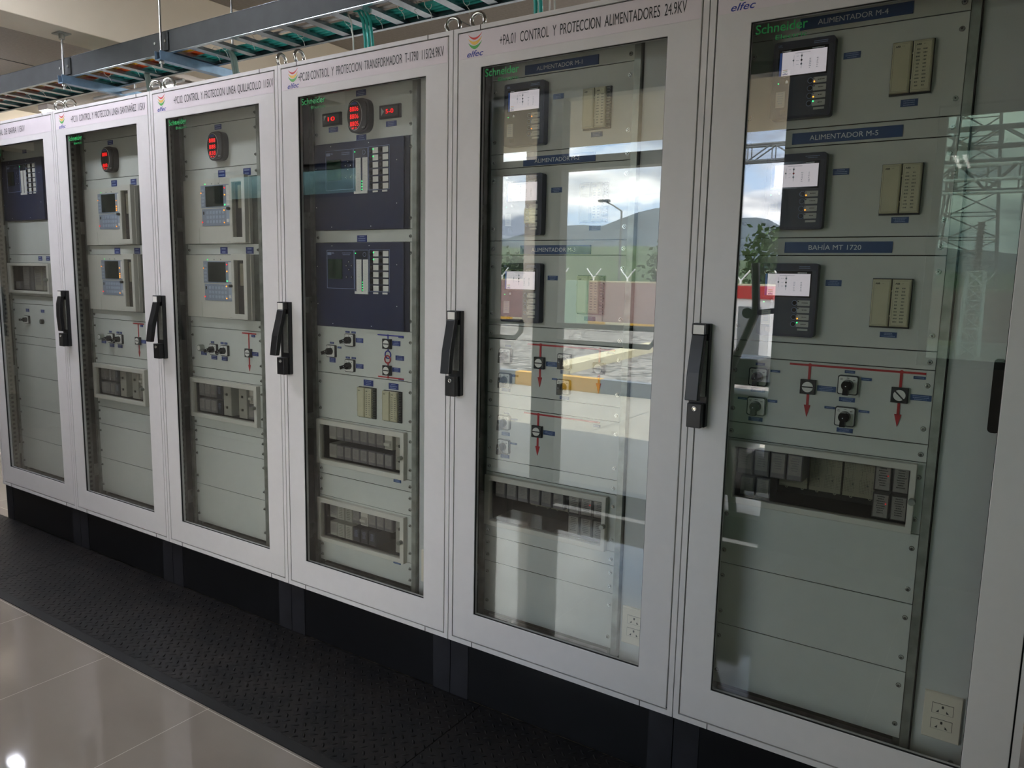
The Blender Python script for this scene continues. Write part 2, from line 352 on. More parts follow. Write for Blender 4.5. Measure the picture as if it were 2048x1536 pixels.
# ================================================================ control cabinets
F0 = .110                                  # depth of the rack panel faces behind the door face
def g(n): return .289 + n * .04452         # rack grid, one step = one rack unit
def strokes(b, x0, x1, z0, z1, m, y, rows=2, fill=.8):     # lettering too small to be read
    hgt = (z1 - z0) / rows
    for r in range(rows):
        zc = z1 - (r + .5) * hgt; w = (x1 - x0) * fill * random.uniform(.6, 1); x = (x0 + x1) / 2 - w / 2; e = x + w
        while x < e - .0008:
            l = random.uniform(.0009, .0028); b.add([(x, y, zc - hgt * .2), (min(x + l, e), y, zc - hgt * .2), (min(x + l, e), y, zc + hgt * .2), (x, y, zc + hgt * .2)], [(0, 1, 2, 3)], m); x += l + .0007
def tag_plate(P, x0, x1, z0, z1, rows=2, m='label_blue', y=F0):
    b = MB().box(x0, x1, y - .0015, y, z0, z1, m); strokes(b, x0, x1, z0 + .001, z1 - .001, 'faint_ink', y - .0018, rows); return b.build('label_plate', P)
def name_plate(P, t, z, x0=-.208, x1=.041, h=.027):
    b = MB().box(x0, x1, F0 - .0025, F0, z, z + h, 'plate_blue'); b.text(t, (x0 + x1) / 2 - .005, z + h * .27, h * .44, 'white_ink', F0 - .003, center=True, bold=.0, w=.155 if 'BAH' not in t else .122)
    return b.build('name_plate', P, label='blue engraved plate reading ' + t)
def screw(P, x, z):
    b = MB().cyl((x, F0 - .001, z), .0062, .001, 'screw', n=16).cyl((x, F0 - .0055, z), .0035, .0045, 'screw', n=16, r2=.0052).cyl((x, F0 - .0058, z), .0017, .0004, 'black_plastic', n=6)
    return b.build('screw', P)
def blank(P, a, b_, dx=0, screws=True, m='panel_grey'):
    z0, z1 = g(b_) + .0011, g(a) - .0011; x0, x1 = -.3276 + dx, .155 + dx
    MB().box(x0, x1, F0, F0 + .003, z0, z1, m).build('rack_panel', P, bevel=.0006)
    if screws: panel_screws(P, z0, z1, dx)
def panel_screws(P, z0, z1, dx):
    h = z1 - z0
    zs = [z1 - .024] if h < .06 else ([z1 - .022, z0 + .022] if h < .12 else [z1 - .036, z0 + .036])
    for z in zs:
        for x in (-.3276 + dx + .012, .155 + dx - .013): screw(P, x, z)
def rack_box(P, a, b_, dx, win, frame, units, knob=None):
    z0, z1 = g(b_) + .0008, g(a) - .0008; x0, x1 = -.3276 + dx, .155 + dx
    MB().ring((x0, x1, z0, z1), (win[0], win[1], win[2], win[3]), F0, F0 + .003, 'panel_grey').build('rack_panel', P)
    panel_screws(P, z0, z1, dx)
    b = MB(); yb = .235
    b.box(win[0] - .002, win[1] + .002, yb, yb + .003, win[2] - .002, win[3] + .002, 'cavity')
    b.box(win[0] - .004, win[0], F0, yb, win[2], win[3], 'cavity').box(win[1], win[1] + .004, F0, yb, win[2], win[3], 'cavity')
    b.box(win[0], win[1], F0, yb, win[2] - .004, win[2], 'cavity').box(win[0], win[1], F0, yb, win[3], win[3] + .004, 'cavity')
    b.box(win[0], win[1], yb - .012, yb - .006, (win[2] + win[3]) / 2 - .004, (win[2] + win[3]) / 2 + .004, 'zinc_dull')
    box = b.build('relay_compartment', P)
    fr = MB().ring(frame, win, .088, .1085, 'beige').build('cover_frame', box, bevel=.002)
    MB().box(win[0], win[1], .097, .0985, win[2], win[3], 'cover_plastic').build('clear_cover', box)
    kz = (win[2] + win[3]) / 2 - .003; kx = win[1] + .010 if knob is None else knob
    MB().cyl((kx, .070, kz), .0078, .016, 'zinc', n=18).cyl((kx, .084, kz), .005, .006, 'black_plastic', n=14).build('cover_knob', box)
    for u in units: unit(box, *u)
def unit(P, x0, x1, z0, z1, kind, y=.135):
    b = MB()
    if kind in ('clear', 'lit', 'dark'):
        base = {'clear': 'relay_label', 'lit': 'relay_label', 'dark': 'black_plastic'}[kind]
        b.cham(x0 + .0008, x1 - .0008, y, y + .08, z0 + .0008, z1 - .0008, 'relay_body' if kind == 'clear' else 'light_grey' if kind == 'lit' else 'slate')
        b.box(x0 + .004, x1 - .004, y - .0008, y, z0 + (z1 - z0) * .22, z1 - .005, 'relay_label' if kind != 'dark' else 'slate')
        strokes(b, x0 + .007, x1 - .007, z0 + (z1 - z0) * .35, z1 - .009, 'relay_body' if kind != 'dark' else 'faint_ink', y - .001, 6, .8)
        o = b.build('plug_in_relay', P)
    elif kind in ('red', 'off'):
        b.cham(x0 + .001, x1 - .001, y, y + .07, z0 + .001, z1 - .001, 'relay_label', .003)
        b.ring((x0 + .001, x1 - .001, z0 + .001, z1 - .001), (x0 + .0035, x1 - .0035, z0 + .0035, z1 - .0035), y - .002, y + .004, 'smoky_plastic')
        strokes(b, x0 + .006, x1 - .006, z0 + .012, z1 - .006, 'black_ink', y - .0003, 8, .75)
        b.cyl((x1 - .009, y - .001, z0 + (z1 - z0) * .6), .0012, .001, 'led_red' if kind == 'red' else 'black_ink', n=10)
        o = b.build('plug_in_relay', P)
    elif kind == 'socket':
        y = .185; b.box(x0 + .0015, x1 - .0015, y, y + .03, z0, z1, 'socket_plate')
        n = int((x1 - x0) / .0035)
        for i in range(n):
            fx = (i + .5) / n
            if .36 < fx < .5 or .78 < fx < .83: continue
            zz_ = z0 + .012
            while zz_ < z1 - .004:
                if not (.45 < (zz_ - z0) / (z1 - z0) < .62 and i % 3): b.add([(x0 + fx * (x1 - x0) - .0006, y - .0004, zz_), (x0 + fx * (x1 - x0) + .0006, y - .0004, zz_), (x0 + fx * (x1 - x0) + .0006, y - .0004, zz_ + .0014), (x0 + fx * (x1 - x0) - .0006, y - .0004, zz_ + .0014)], [(0, 1, 2, 3)], 'black_ink')
                zz_ += .0042
        for fx, fz in ((.3, .3), (.72, .3), (.3, .9), (.72, .9)):
            b.cyl((x0 + fx * (x1 - x0), y - .002, z0 + fz * (z1 - z0)), .0022, .002, 'zinc_dull', n=12)
        for fx in (.25, .8): b.torus((x0 + fx * (x1 - x0), y + .01, z0 - .003), .003, .0012, 'socket_plate', 0, 12, 6)
        o = b.build('relay_socket', P)
    elif kind == 'white':
        b.cham(x0 + .001, x1 - .001, y, y + .07, z0, z1, 'light_grey', .002); strokes(b, x0 + .005, x1 - .005, z0 + .006, z1 - .006, 'zinc_dull', y - .0003, 7, .7)
        o = b.build('plug_in_relay', P)
    elif kind == 'breaker':
        b.cham(x0 + .001, x1 - .001, y, y + .06, z0, z1, 'white_plastic', .002); zc = z0 + (z1 - z0) * .35
        b.box(x0 + .006, x1 - .006, y - .010, y, zc - .004, zc + .006, 'white_plastic'); b.box(x0 + .004, x1 - .004, y - .001, y, zc - .016, zc + .014, 'light_grey')
        o = b.build('circuit_breaker', P)
    elif kind == 'test':
        b.cham(x0 + .001, x1 - .001, y, y + .05, z0, z1, 'light_grey', .002)
        for f in (.28, .72):
            zc = z0 + (z1 - z0) * f; xc = (x0 + x1) / 2
            b.box(xc - .005, xc + .004, y - .004, y, zc - .005, zc + .005, 'black_plastic'); strokes(b, x0 + .003, xc - .006, zc - .004, zc + .004, 'zinc_dull', y - .0003, 2)
        o = b.build('test_module', P)
    return o
def selector(P, x0, x1, z0, z1, ang=-90):
    xc, zc = (x0 + x1) / 2, (z0 + z1) / 2; w = x1 - x0
    s = MB().prism(rrect(x0, x1, z0, z1, .005), F0 - .010, F0, 'black_plastic').build('selector_switch', P, bevel=.001)
    f = MB().prism(rrect(x0 + .0025, x1 - .0025, z0 + .0025, z1 - .0025, .004), F0 - .0112, F0 - .0100, 'white_plastic')
    strokes(f, x0 + .005, x0 + .013, z1 - .013, z1 - .006, 'black_ink', F0 - .0115, 2); strokes(f, x1 - .014, x1 - .005, z1 - .013, z1 - .008, 'black_ink', F0 - .0115, 1); strokes(f, xc - .006, xc + .006, z1 - .008, z1 - .004, 'black_ink', F0 - .0115, 1)
    f.build('dial_plate', s)
    a = radians(ang); k = MB().cyl((xc, F0 - .026, zc), w * .27, .015, 'black_gloss', n=28, r2=w * .30)
    d = Vector((cos(a), sin(a))); n_ = Vector((-d.y, d.x)); c = Vector((xc, zc))
    P4 = [c - d * w * .27 + n_ * w * .10, c - d * w * .27 - n_ * w * .10, c + d * w * .46 - n_ * w * .14, c + d * w * .46 + n_ * w * .14]
    ar = sum(P4[i].x * P4[(i + 1) % 4].y - P4[(i + 1) % 4].x * P4[i].y for i in range(4))
    if ar < 0: P4.reverse()
    k.prism([tuple(q) for q in P4], F0 - .040, F0 - .020, 'black_gloss'); k.cyl((xc, F0 - .0405, zc), .0014, .001, 'white_ink', n=8)
    k.build('knob', s, bevel=.001)
def position_indicator(P, x0, x1, z0, z1, ang=0):
    xc, zc = (x0 + x1) / 2, (z0 + z1) / 2; r = (x1 - x0) * .36
    s = MB().cham(x0, x1, F0 - .011, F0, z0, z1, 'black_plastic', .001).build('position_indicator', P)
    b = MB().cyl((xc, F0 - .0125, zc), r, .0015, 'white_plastic', n=32); a = radians(ang); d = Vector((cos(a), sin(a))) * r; n_ = Vector((-sin(a), cos(a))) * r * .13
    c = Vector((xc, zc)); b.prism([tuple(c - d + -n_), tuple(c + d - n_), tuple(c + d + n_), tuple(c - d + n_)], F0 - .0132, F0 - .0125, 'black_ink')
    b.build('indicator_disc', s)
def bar(b, x0, x1, z0, z1, m): b.box(x0, x1, F0 - .0022, F0, z0, z1, m)
def arrow(b, x, z0, z1, m, w=.008): b.prism([(x, z0), (x + w, z1), (x - w, z1)], F0 - .0022, F0, m)
def dot(b, x, z, m, r=.0048): b.cyl((x, F0 - .0026, z), r, .0026, m, n=18)
def feeder_relay(P, xl, zt, amber=(0, 2), green=3, red_row=False, slot_dz=0):
    w, h, y = .143, .184, F0 - .026; x0, x1, z1, z0 = xl, xl + w, zt, zt - h
    R = MB().prism(rrect(x0, x1, z0, z1, .007), y, F0, 'navy_dark')
    R.prism(rrect(x0 + .006, x1 - .005, z0 + .006, z1 - .017, .004), y - .0006, y, 'slate')
    R.text('SEL', x0 + .010, z1 - .0125, .0055, 'faint_ink', y - .0004, bold=.02); strokes(R, x1 - .055, x1 - .010, z1 - .014, z1 - .006, 'faint_ink', y - .0004, 2)
    R = R.build('feeder_relay', P, bevel=.002)
    sx0, sx1, sz1, sz0 = x0 + .016, x1 - .017, z1 - .020, z1 - .082
    b = MB().box(sx0 - .003, sx1 + .003, y - .0012, y - .0006, sz0 - .003, sz1 + .001, 'black_gloss')
    b.box(sx0 + .006, sx1, y - .0018, y - .0012, sz0 + .001, sz1 - .006, 'screen_white').box(sx0, sx0 + .005, y - .0018, y - .0012, sz0 + .001, sz1 - .006, 'screen_blue')
    strokes(b, sx0 + .001, sx0 + .030, sz1 - .006, sz1 - .001, 'white_ink', y - .0019, 1); strokes(b, sx1 - .04, sx1, sz1 - .006, sz1 - .001, 'white_ink', y - .0019, 1)
    cx = sx0 + .052
    strokes(b, cx - .025, cx + .030, sz1 - .012, sz1 - .009, 'hmi_grey', y - .0020, 1)
    for k, dz in enumerate((-.018, -.028, -.037)): b.cyl((cx, y - .0021, sz1 + dz), .0024, .0003, 'screen_red' if (red_row and k == 1) else 'screen_ink' if k == 1 else 'hmi_grey', n=10); strokes(b, cx - .014, cx - .004, sz1 + dz - .001, sz1 + dz + .001, 'hmi_grey', y - .002, 1)
    b.cyl((cx - .019, y - .0021, sz1 - .027), .0022, .0003, 'hmi_grey', n=10); b.box(cx - .0004, cx + .0004, y - .002, y - .0018, sz1 - .047, sz1 - .012, 'hmi_grey'); b.box(cx - .0185, cx - .018, y - .002, y - .0018, sz1 - .040, sz1 - .015, 'hmi_grey')
    for q in range(2): strokes(b, cx + .017 + q * .017, cx + .024 + q * .017, sz0 + .012, sz1 - .025, 'hmi_grey', y - .0020, 6, .7)
    for q in range(2): b.box(sx0 + .009, sx0 + .020, y - .002, y - .0018, sz0 + .010 + q * .004, sz0 + .0112 + q * .004, 'logo_yellow' if q else 'logo_green')
    b.text('elfec', sx0 + .009, sz0 + .003, .0045, 'logo_blue', y - .0020, bold=.02, it=.25)
    b.build('display', R)
    lx0, lx1 = x1 - .040, x1 - .014
    lab = MB()
    for i in range(4):
        zc = z1 - .0985 - i * .0178
        s_ = MB().torus((lx0 - .011, y - .0008, zc), .0062, .0006, 'faint_ink', 0, 20, 5).cyl((lx0 - .011, y - .003, zc), .0050, .0025, 'black_gloss', n=18).build('push_button', R)
        lab.prism(rrect(lx0 - .004, lx1, zc - .0068, zc + .0068, .001, 2), y - .0014, y - .0004, 'light_grey'); strokes(lab, lx0 + .004, lx1 - .002, zc - .002, zc + .003, 'black_ink', y - .0017, 1)
        lab.cyl((lx0 - .0015, y - .002, zc + .004), .0011, .001, 'black_ink', n=8)
        lab.cyl((lx0 - .0015, y - .0024, zc - .0035 if i in amber else zc + .004), .0017, .0012, 'led_amber' if i in amber else ('led_green' if i == green else 'black_ink'), n=10)
    zc = z1 - .0985 - 4 * .0178 + .005; lab.box(lx0, lx1 - .001, y - .0014, y - .0004, zc - .003, zc + .002, 'light_grey')
    lab.build('button_labels', R)
    b = MB().box(x0 + .012, x0 + .034, y - .0014, y - .0004, z0 + .030, z0 + .066, 'light_grey'); strokes(b, x0 + .014, x0 + .032, z0 + .036, z0 + .064, 'hmi_grey', y - .0016, 5)
    b.box(x0 + .012, x0 + .034, y - .002, y - .0004, z0 + .0285, z0 + .030, 'white_plastic'); b.build('paper_slot', R)
    b = MB().box(x0 + .030, x0 + .042, y - .001, y - .0004, z0 + .082, z0 + .096, 'black_plastic'); b.prism([(x0 + .033, z0 + .085), (x0 + .039, z0 + .085), (x0 + .039, z0 + .090), (x0 + .036, z0 + .093), (x0 + .033, z0 + .090)], y - .0015, y - .001, 'white_ink')
    b.cyl((x0 + .016, y - .0016, z0 + .086), .0014, .001, 'led_green', n=8); b.box(x0 + .024, x0 + .038, y - .002, y - .0004, z0 + .010, z0 + .022, 'black_gloss'); b.build('service_port', R)
def test_block(P, x0, x1, z0, z1, dark_right=False):
    b = MB().box(x0, x1, F0 - .006, F0, z0, z1, 'black_plastic'); T = b.build('test_block', P); xm = (x0 + x1) / 2 - (.004 if dark_right else 0); xe = x1 - (.013 if dark_right else .002)
    for k, (a, c) in enumerate(((x0 + .002, xm - .0015), (xm + .0015, xe))):
        h = MB().cham(a, c, F0 - .018, F0 - .006, z0 + .004, z1 - .002, 'beige_block', .002)
        h.ring((a + .003, c - .003, z0 + .007, z1 - .006), (a + .0038, c - .0038, z0 + .0078, z1 - .0068), F0 - .0184, F0 - .018, 'beige_dark')
        h.text('ABB', a + .006, z1 - .014, .0038, 'black_ink', F0 - .0184, bold=.03); strokes(h, a + .019, a + .026, z1 - .014, z1 - .010, 'beige_dark', F0 - .0184, 1)
        if k: [strokes(h, a + .006 + q * .014, a + .016 + q * .014, z0 + .012, z1 - .019, 'zinc_dull', F0 - .0184, 11, .9) for q in range(2 if c - a > .032 else 1)]
        for zq in (.25, .75): h.cyl((a + .0005, F0 - .0175, z0 + (z1 - z0) * zq), .0022, .002, 'beige_block', n=8)
        h.build('contact_cover', T)
    if dark_right:
        t = MB()
        for i in range(13): zc = z0 + .006 + i * (z1 - z0 - .012) / 12; t.box(x1 - .012, x1 - .001, F0 - .012, F0 - .006, zc - .0014, zc + .0014, 'zinc_dull')
        t.build('terminal_strip', T)
def meter(P, x0, x1, z0, z1, rows):
    y = F0 - .030; xc, zc = (x0 + x1) / 2, (z0 + z1) / 2; w, h = x1 - x0, z1 - z0
    def sq(sx, sz, n=40, e=3.4):
        o = []
        for i in range(n):
            a = 2 * pi * i / n; c, s_ = cos(a), sin(a); o.append((xc + sx * abs(c) ** (2 / e) * (1 if c > 0 else -1), zc + sz * abs(s_) ** (2 / e) * (1 if s_ > 0 else -1)))
        return o
    b = MB().prism(sq(w / 2, h / 2), y + .006, F0, 'black_plastic', True).prism(sq(w * .44, h * .45), y, y + .006, 'black_plastic', True)
    M_ = b.build('power_meter', P)
    f = MB(); ex, ez = xc - .012, zc; n = 36
    O = [(ex + .036 * cos(2 * pi * i / n), ez + .050 * sin(2 * pi * i / n)) for i in range(n)]
    f.prism(O, y - .001, y, 'light_grey'); f.prism([(ex + (a - ex) * .955, ez + (c - ez) * .965) for a, c in O], y - .0016, y - .001, 'black_gloss')
    f.prism([(ex - .018, ez + .036), (ex + .016, ez + .036), (ex + .012, ez + .043), (ex, ez + .0465), (ex - .013, ez + .043)], y - .002, y - .0016, 'label_blue')
    for i, t in enumerate(rows):
        if t: f.text(t, ex - .0205, ez + .014 - i * .025 , .016, 'digit_red', y - .0022, w=.041, bold=0)
    f.text('kW', ex - .012, ez - .045, .005, 'digit_red', y - .0022, bold=.03); f.text('kV', ex + .004, ez - .045, .005, 'digit_red', y - .0022, bold=.03)
    for q in (0, .008): f.box(x1 - .028 + q, x1 - .024 + q, y - .001, y, z0 + .014, z0 + .017, 'light_grey')
    f.build('display', M_)
def blue_relay(P, x0, x1, z0, z1, lit=True, small=False):
    y = F0 - .010
    b = MB().box(x0, x1, y, F0, z0, z1, 'navy').box(x1, x1 + .022, F0 - .004, F0, z0, z1, 'navy_dark')
    for fx, fz in ((.2, .965), (.63, .965), (.93, .75), (.93, .28), (.2, .035), (.65, .035), (.02, .72), (.02, .27)):
        b.cyl((x0 + fx * (x1 - x0), y - .001, z0 + fz * (z1 - z0)), .0018, .001, 'white_ink', n=8)
    R = b.build('protection_relay', P, bevel=.001); yy = y - .0008
    ix, iz = x0 + .060, z1 - .026; k = .88 if small else 1
    b = MB().ring((ix, ix + .141, iz - .141, iz), (ix + .0015, ix + .1395, iz - .1395, iz - .0015), yy, y, 'faint_ink')
    b.box(ix + .004, ix + .024, yy, y, iz - .018, iz - .008, 'faint_ink'); b.text('SEL', ix + .027, iz - .014, .006, 'faint_ink', yy, bold=.02); strokes(b, ix + .068, ix + .137, iz - .020, iz - .008, 'faint_ink', yy, 2, .7)
    b.box(ix + .010, ix + .080, y - .004, y, iz - .106, iz - .034, 'lcd_green' if not small else 'lcd_dark')
    for cx, cz in ((.115, -.043), (.102, -.057), (.128, -.057), (.115, -.071), (.102, -.098), (.128, -.098)):
        b.cyl((ix + cx, y - .002, iz + cz), .006, .002, 'navy_dark', n=18); b.cyl((ix + cx, y - .0024, iz + cz), .0016, .0004, 'white_ink', n=6)
    b.build('display', R)
    lx = ix + .143; b = MB().ring((lx, lx + .069, iz - .150, iz), (lx + .0012, lx + .0678, iz - .1488, iz - .0012), yy, y, 'faint_ink')
    b.box(lx + .002, lx + .067, yy, y, iz - .032, iz - .002, 'navy_dark'); b.cyl((lx + .006, yy - .001, iz - .012), .0022, .001, 'led_green', n=8); b.torus((lx + .05, yy, iz - .016), .0075, .0006, 'faint_ink', 0, 18, 5)
    for c in range(2):
        a = lx + .004 + c * .033; b.box(a + .006, a + .031, y - .0015, y, iz - .150, iz - .034, 'white_plastic')
        for i in range(12):
            zc = iz - .040 - i * .0094; on = lit and c == 1 and 8 <= i <= 11
            b.cyl((a + .0025, y - .0012, zc), .0019, .0012, 'led_green' if on else 'black_ink', n=8); strokes(b, a + .008, a + .029, zc - .0015, zc + .0015, 'light_grey', y - .0018, 1)
            b.box(a + .006, a + .031, y - .0018, y - .0015, zc - .0049, zc - .0045, 'light_grey')
    b.box(lx + .002, lx + .067, y - .003, y, iz - .158, iz - .149, 'white_plastic'); b.build('indicator_strip', R)
    bx = lx + .073; b = MB().ring((bx, bx + .098, iz - .148, iz + .001), (bx + .0012, bx + .0968, iz - .1468, iz), yy, y, 'faint_ink')
    for c in range(2):
        for i in range(6):
            a, zc = bx + .004 + c * .047, iz - .0135 - i * .0245
            b.prism(rrect(a, a + .043, zc - .0105, zc + .0105, .002, 2), y - .0016, y, 'black_plastic'); b.box(a + .017, a + .0425, y - .0024, y - .0016, zc - .0095, zc + .0095, 'white_plastic')
            MB().cyl((a + .008, y - .005, zc), .0065, .0034, 'black_gloss', n=18).build('push_button', R)
            if c == 0 and i < 2 and lit: b.cyl((a + .019, y - .0034, zc + .004), .0022, .001, 'led_green', n=8)
        b.box(bx + .020 + c * .045, bx + .043 + c * .045, y - .002, y, iz - .156, iz - .150, 'white_plastic')
    b.build('button_labels', R)
def line_relay(P, dx, a, b_, leds):
    z0, z1 = g(b_) + .001, g(a) - .001; x0 = -.3276 + dx; xd = dx
    R = MB().box(x0, .155 + dx, F0, F0 + .003, z0, z1, 'zinc_dull').box(x0 + .004, .112 + dx, F0 - .014, F0, z0, z1, 'beige').box(-.222 + dx, -.2205 + dx, F0 - .0145, F0 - .014, z0, z0 + .065, 'beige_dark')
    for i in range(3): R.cyl((-.172 + dx + i * .045, F0 - .0155, z1 - .020), .0022, .0015, 'led_green' if i == 0 else 'zinc_dull', n=10)
    strokes(R, -.04 + dx, -.005 + dx, z0 + .004, z0 + .009, 'beige_dark', F0 - .0145, 1)
    R = R.build('line_protection_relay', P, bevel=.001); y = F0 - .016; X = lambda v: v + dx
    b = MB().box(X(-.200), X(.012), y, F0 - .014, z1 - .118, z1 - .026, 'hmi_grey').box(X(-.030), X(.010), y - .001, y, z1 - .112, z1 - .030, 'white_plastic')
    b.box(X(-.168), X(-.050), y - .001, y, z1 - .113, z1 - .030, 'lcd_dark')
    for i in range(5): b.box(X(-.195), X(-.178), y - .0012, y, z1 - .050 - i * .015, z1 - .041 - i * .015, 'hmi_key')
    b.cyl((X(-.197), y - .0025, z1 - .056), .0026, .002, 'led_amber', n=8)
    for q, c in leds: b.cyl((X(-.040), y - .0025, z1 - q), .0028, .002, c, n=8)
    b.build('display', R)
    b = MB().box(X(-.195), X(.010), y, F0 - .014, z1 - .192, z1 - .122, 'hmi_grey')
    for i in range(6):
        for j in range(3): b.prism(rrect(X(-.165 + i * .021), X(-.149 + i * .021), z1 - .143 - j * .019, z1 - .131 - j * .019, .003, 3), y - .001, y, 'hmi_key')
    b.box(X(-.032), X(-.006), y - .001, y, z1 - .184, z1 - .128, 'hmi_key').box(X(-.188), X(-.180), y - .001, y, z1 - .145, z1 - .132, 'black_plastic')
    b.cyl((X(-.193), y - .0025, z1 - .176), .003, .002, 'led_red', n=8).cyl((X(-.046), y - .0025, z1 - .180), .0028, .002, 'led_amber', n=8)
    if len(leds) > 2 and leds[0][1] == 'led_red': b.cyl((X(-.046), y - .0025, z1 - .130), .0028, .002, 'led_amber', n=8)
    b.box(X(-.030), X(-.016), y - .002, y, z1 - .178, z1 - .166, 'white_plastic'); b.build('keypad', R)
    dxx = .022; d = MB().ring((X(.010), X(.108), z0 + .002, z1 + .004), (X(.028), X(.088), z0 + .024, z1 - .022), F0 - .034, F0 - .014, 'beige').build('hinged_door', R, bevel=.0015)
    MB().box(X(.028), X(.088), F0 - .015, F0 - .0138, z0 + .024, z1 - .022, 'cavity').cham(X(.052), X(.084), F0 - .024, F0 - .015, z1 - .125, z1 - .034, 'beige_dark', .002).build('test_plug', d)
    MB().box(X(.028), X(.088), F0 - .030, F0 - .029, z0 + .024, z1 - .022, 'cover_plastic').build('clear_cover', d)
    MB().cyl((X(.004), F0 - .040, z1 - .127), .0055, .024, 'zinc_dull', n=16).cyl((X(.012), F0 - .046, z1 - .127), .006, .014, 'black_plastic', n=16).build('knob', d)
def outlet(P, x0, x1, z0, z1, y=.116, n=2):
    o = MB().cham(x0, x1, y - .009, y, z0, z1, 'cream_outlet', .002).build('power_outlet', P)
    for i in range(2):
        zc = z0 + (z1 - z0) * (.34 + .34 * i); w = x1 - x0; xa, xb = x0 + w * .23, x1 - w * .23
        b = MB().ring((xa - .001, xb + .001, zc - .0135, zc + .0135), (xa, xb, zc - .0125, zc + .0125), y - .0094, y - .009, 'seam_dark').box(xa, xb, y - .0105, y - .009, zc - .0125, zc + .0125, 'cream_outlet')
        xc = (xa + xb) / 2; b.prism(rrect(xc - .0025, xc + .0025, zc + .002, zc + .009, .002, 3), y - .011, y - .0105, 'black_ink')
        for s_ in (-1, 1): b.prism([(xc + s_ * .011 - .003, zc - .009), (xc + s_ * .011 + .003, zc - .009), (xc + s_ * .011 + s_ * -.003, zc - .002)] if s_ > 0 else [(xc - .014, zc - .009), (xc - .008, zc - .009), (xc - .008, zc - .002)], y - .011, y - .0105, 'black_ink')
        b.build('socket', o)
def door_handle(D, open_=.034):
    b = MB().prism([(-.3945, 1.052), (-.3865, 1.043), (-.3500, 1.043), (-.3480, 1.046), (-.3480, 1.314), (-.3945, 1.314)], -.016, 0, 'black_plastic')
    b.box(-.391, -.352, -.040, -.016, 1.044, 1.108, 'black_plastic').box(-.391, -.352, -.034, -.016, 1.286, 1.314, 'black_plastic')
    H_ = b.build('handle', D, bevel=.002)
    MB().box(-.376, -.352, -.019, -.016, 1.125, 1.27, 'zinc').build('latch_plate', H_)
    ya, yb = -.040, -.040 - open_; w0, w1 = -.391, -.353; V = []
    for z, y, t in ((1.286, ya + .004, .014), (1.25, ya - .005, .016), (1.19, (ya + yb) / 2 - .006, .018), (1.118, yb, .016)):
        V += [(w0 + .002, y, z), (w1 - .002, y, z), (w1, y + t, z), (w0, y + t, z)]
    F = [(0, 1, 2, 3), (15, 14, 13, 12)]
    for i in range(3):
        for k in range(4): a = i * 4 + k; c = i * 4 + (k + 1) % 4; F.append((a, a + 4, c + 4, c))
    MB().add(V, F, 'black_plastic').build('lever', H_, bevel=.002)
    MB().box(-.386, -.358, -.0355, -.034, 1.287, 1.310, 'white_plastic').build('plate', H_, label='white plate at the top of the handle')
    MB().torus((-.371, -.0405, 1.094), .0052, .0016, 'chrome', 0, 20, 6).cyl((-.371, -.041, 1.094), .003, .001, 'chrome', n=12).build('key_lock', H_)
def logo(b, x0, x1, y):
    def cres(zc, m, t):
        n = 14; U, L = [], []
        for i in range(n + 1):
            f = i / n; x = x0 + (x1 - x0) * f; s_ = 1 - (2 * f - 1) ** 2
            U.append((x + f * .004, zc - s_ * .011 + f * .002)); L.append((x + f * .004, zc - s_ * (.011 + t) - .0005 + f * .002))
        b.prism(L + U[::-1], y - .0004, y, m)
    cres(2.136, 'logo_red', .0055); cres(2.125, 'logo_yellow', .0095); cres(2.113, 'logo_green', .009)
    b.text('elfec', x0 - .004, 2.0725, .0165, 'logo_blue', y - .0003, w=(x1 - x0) + .014, bold=.012, it=.3)
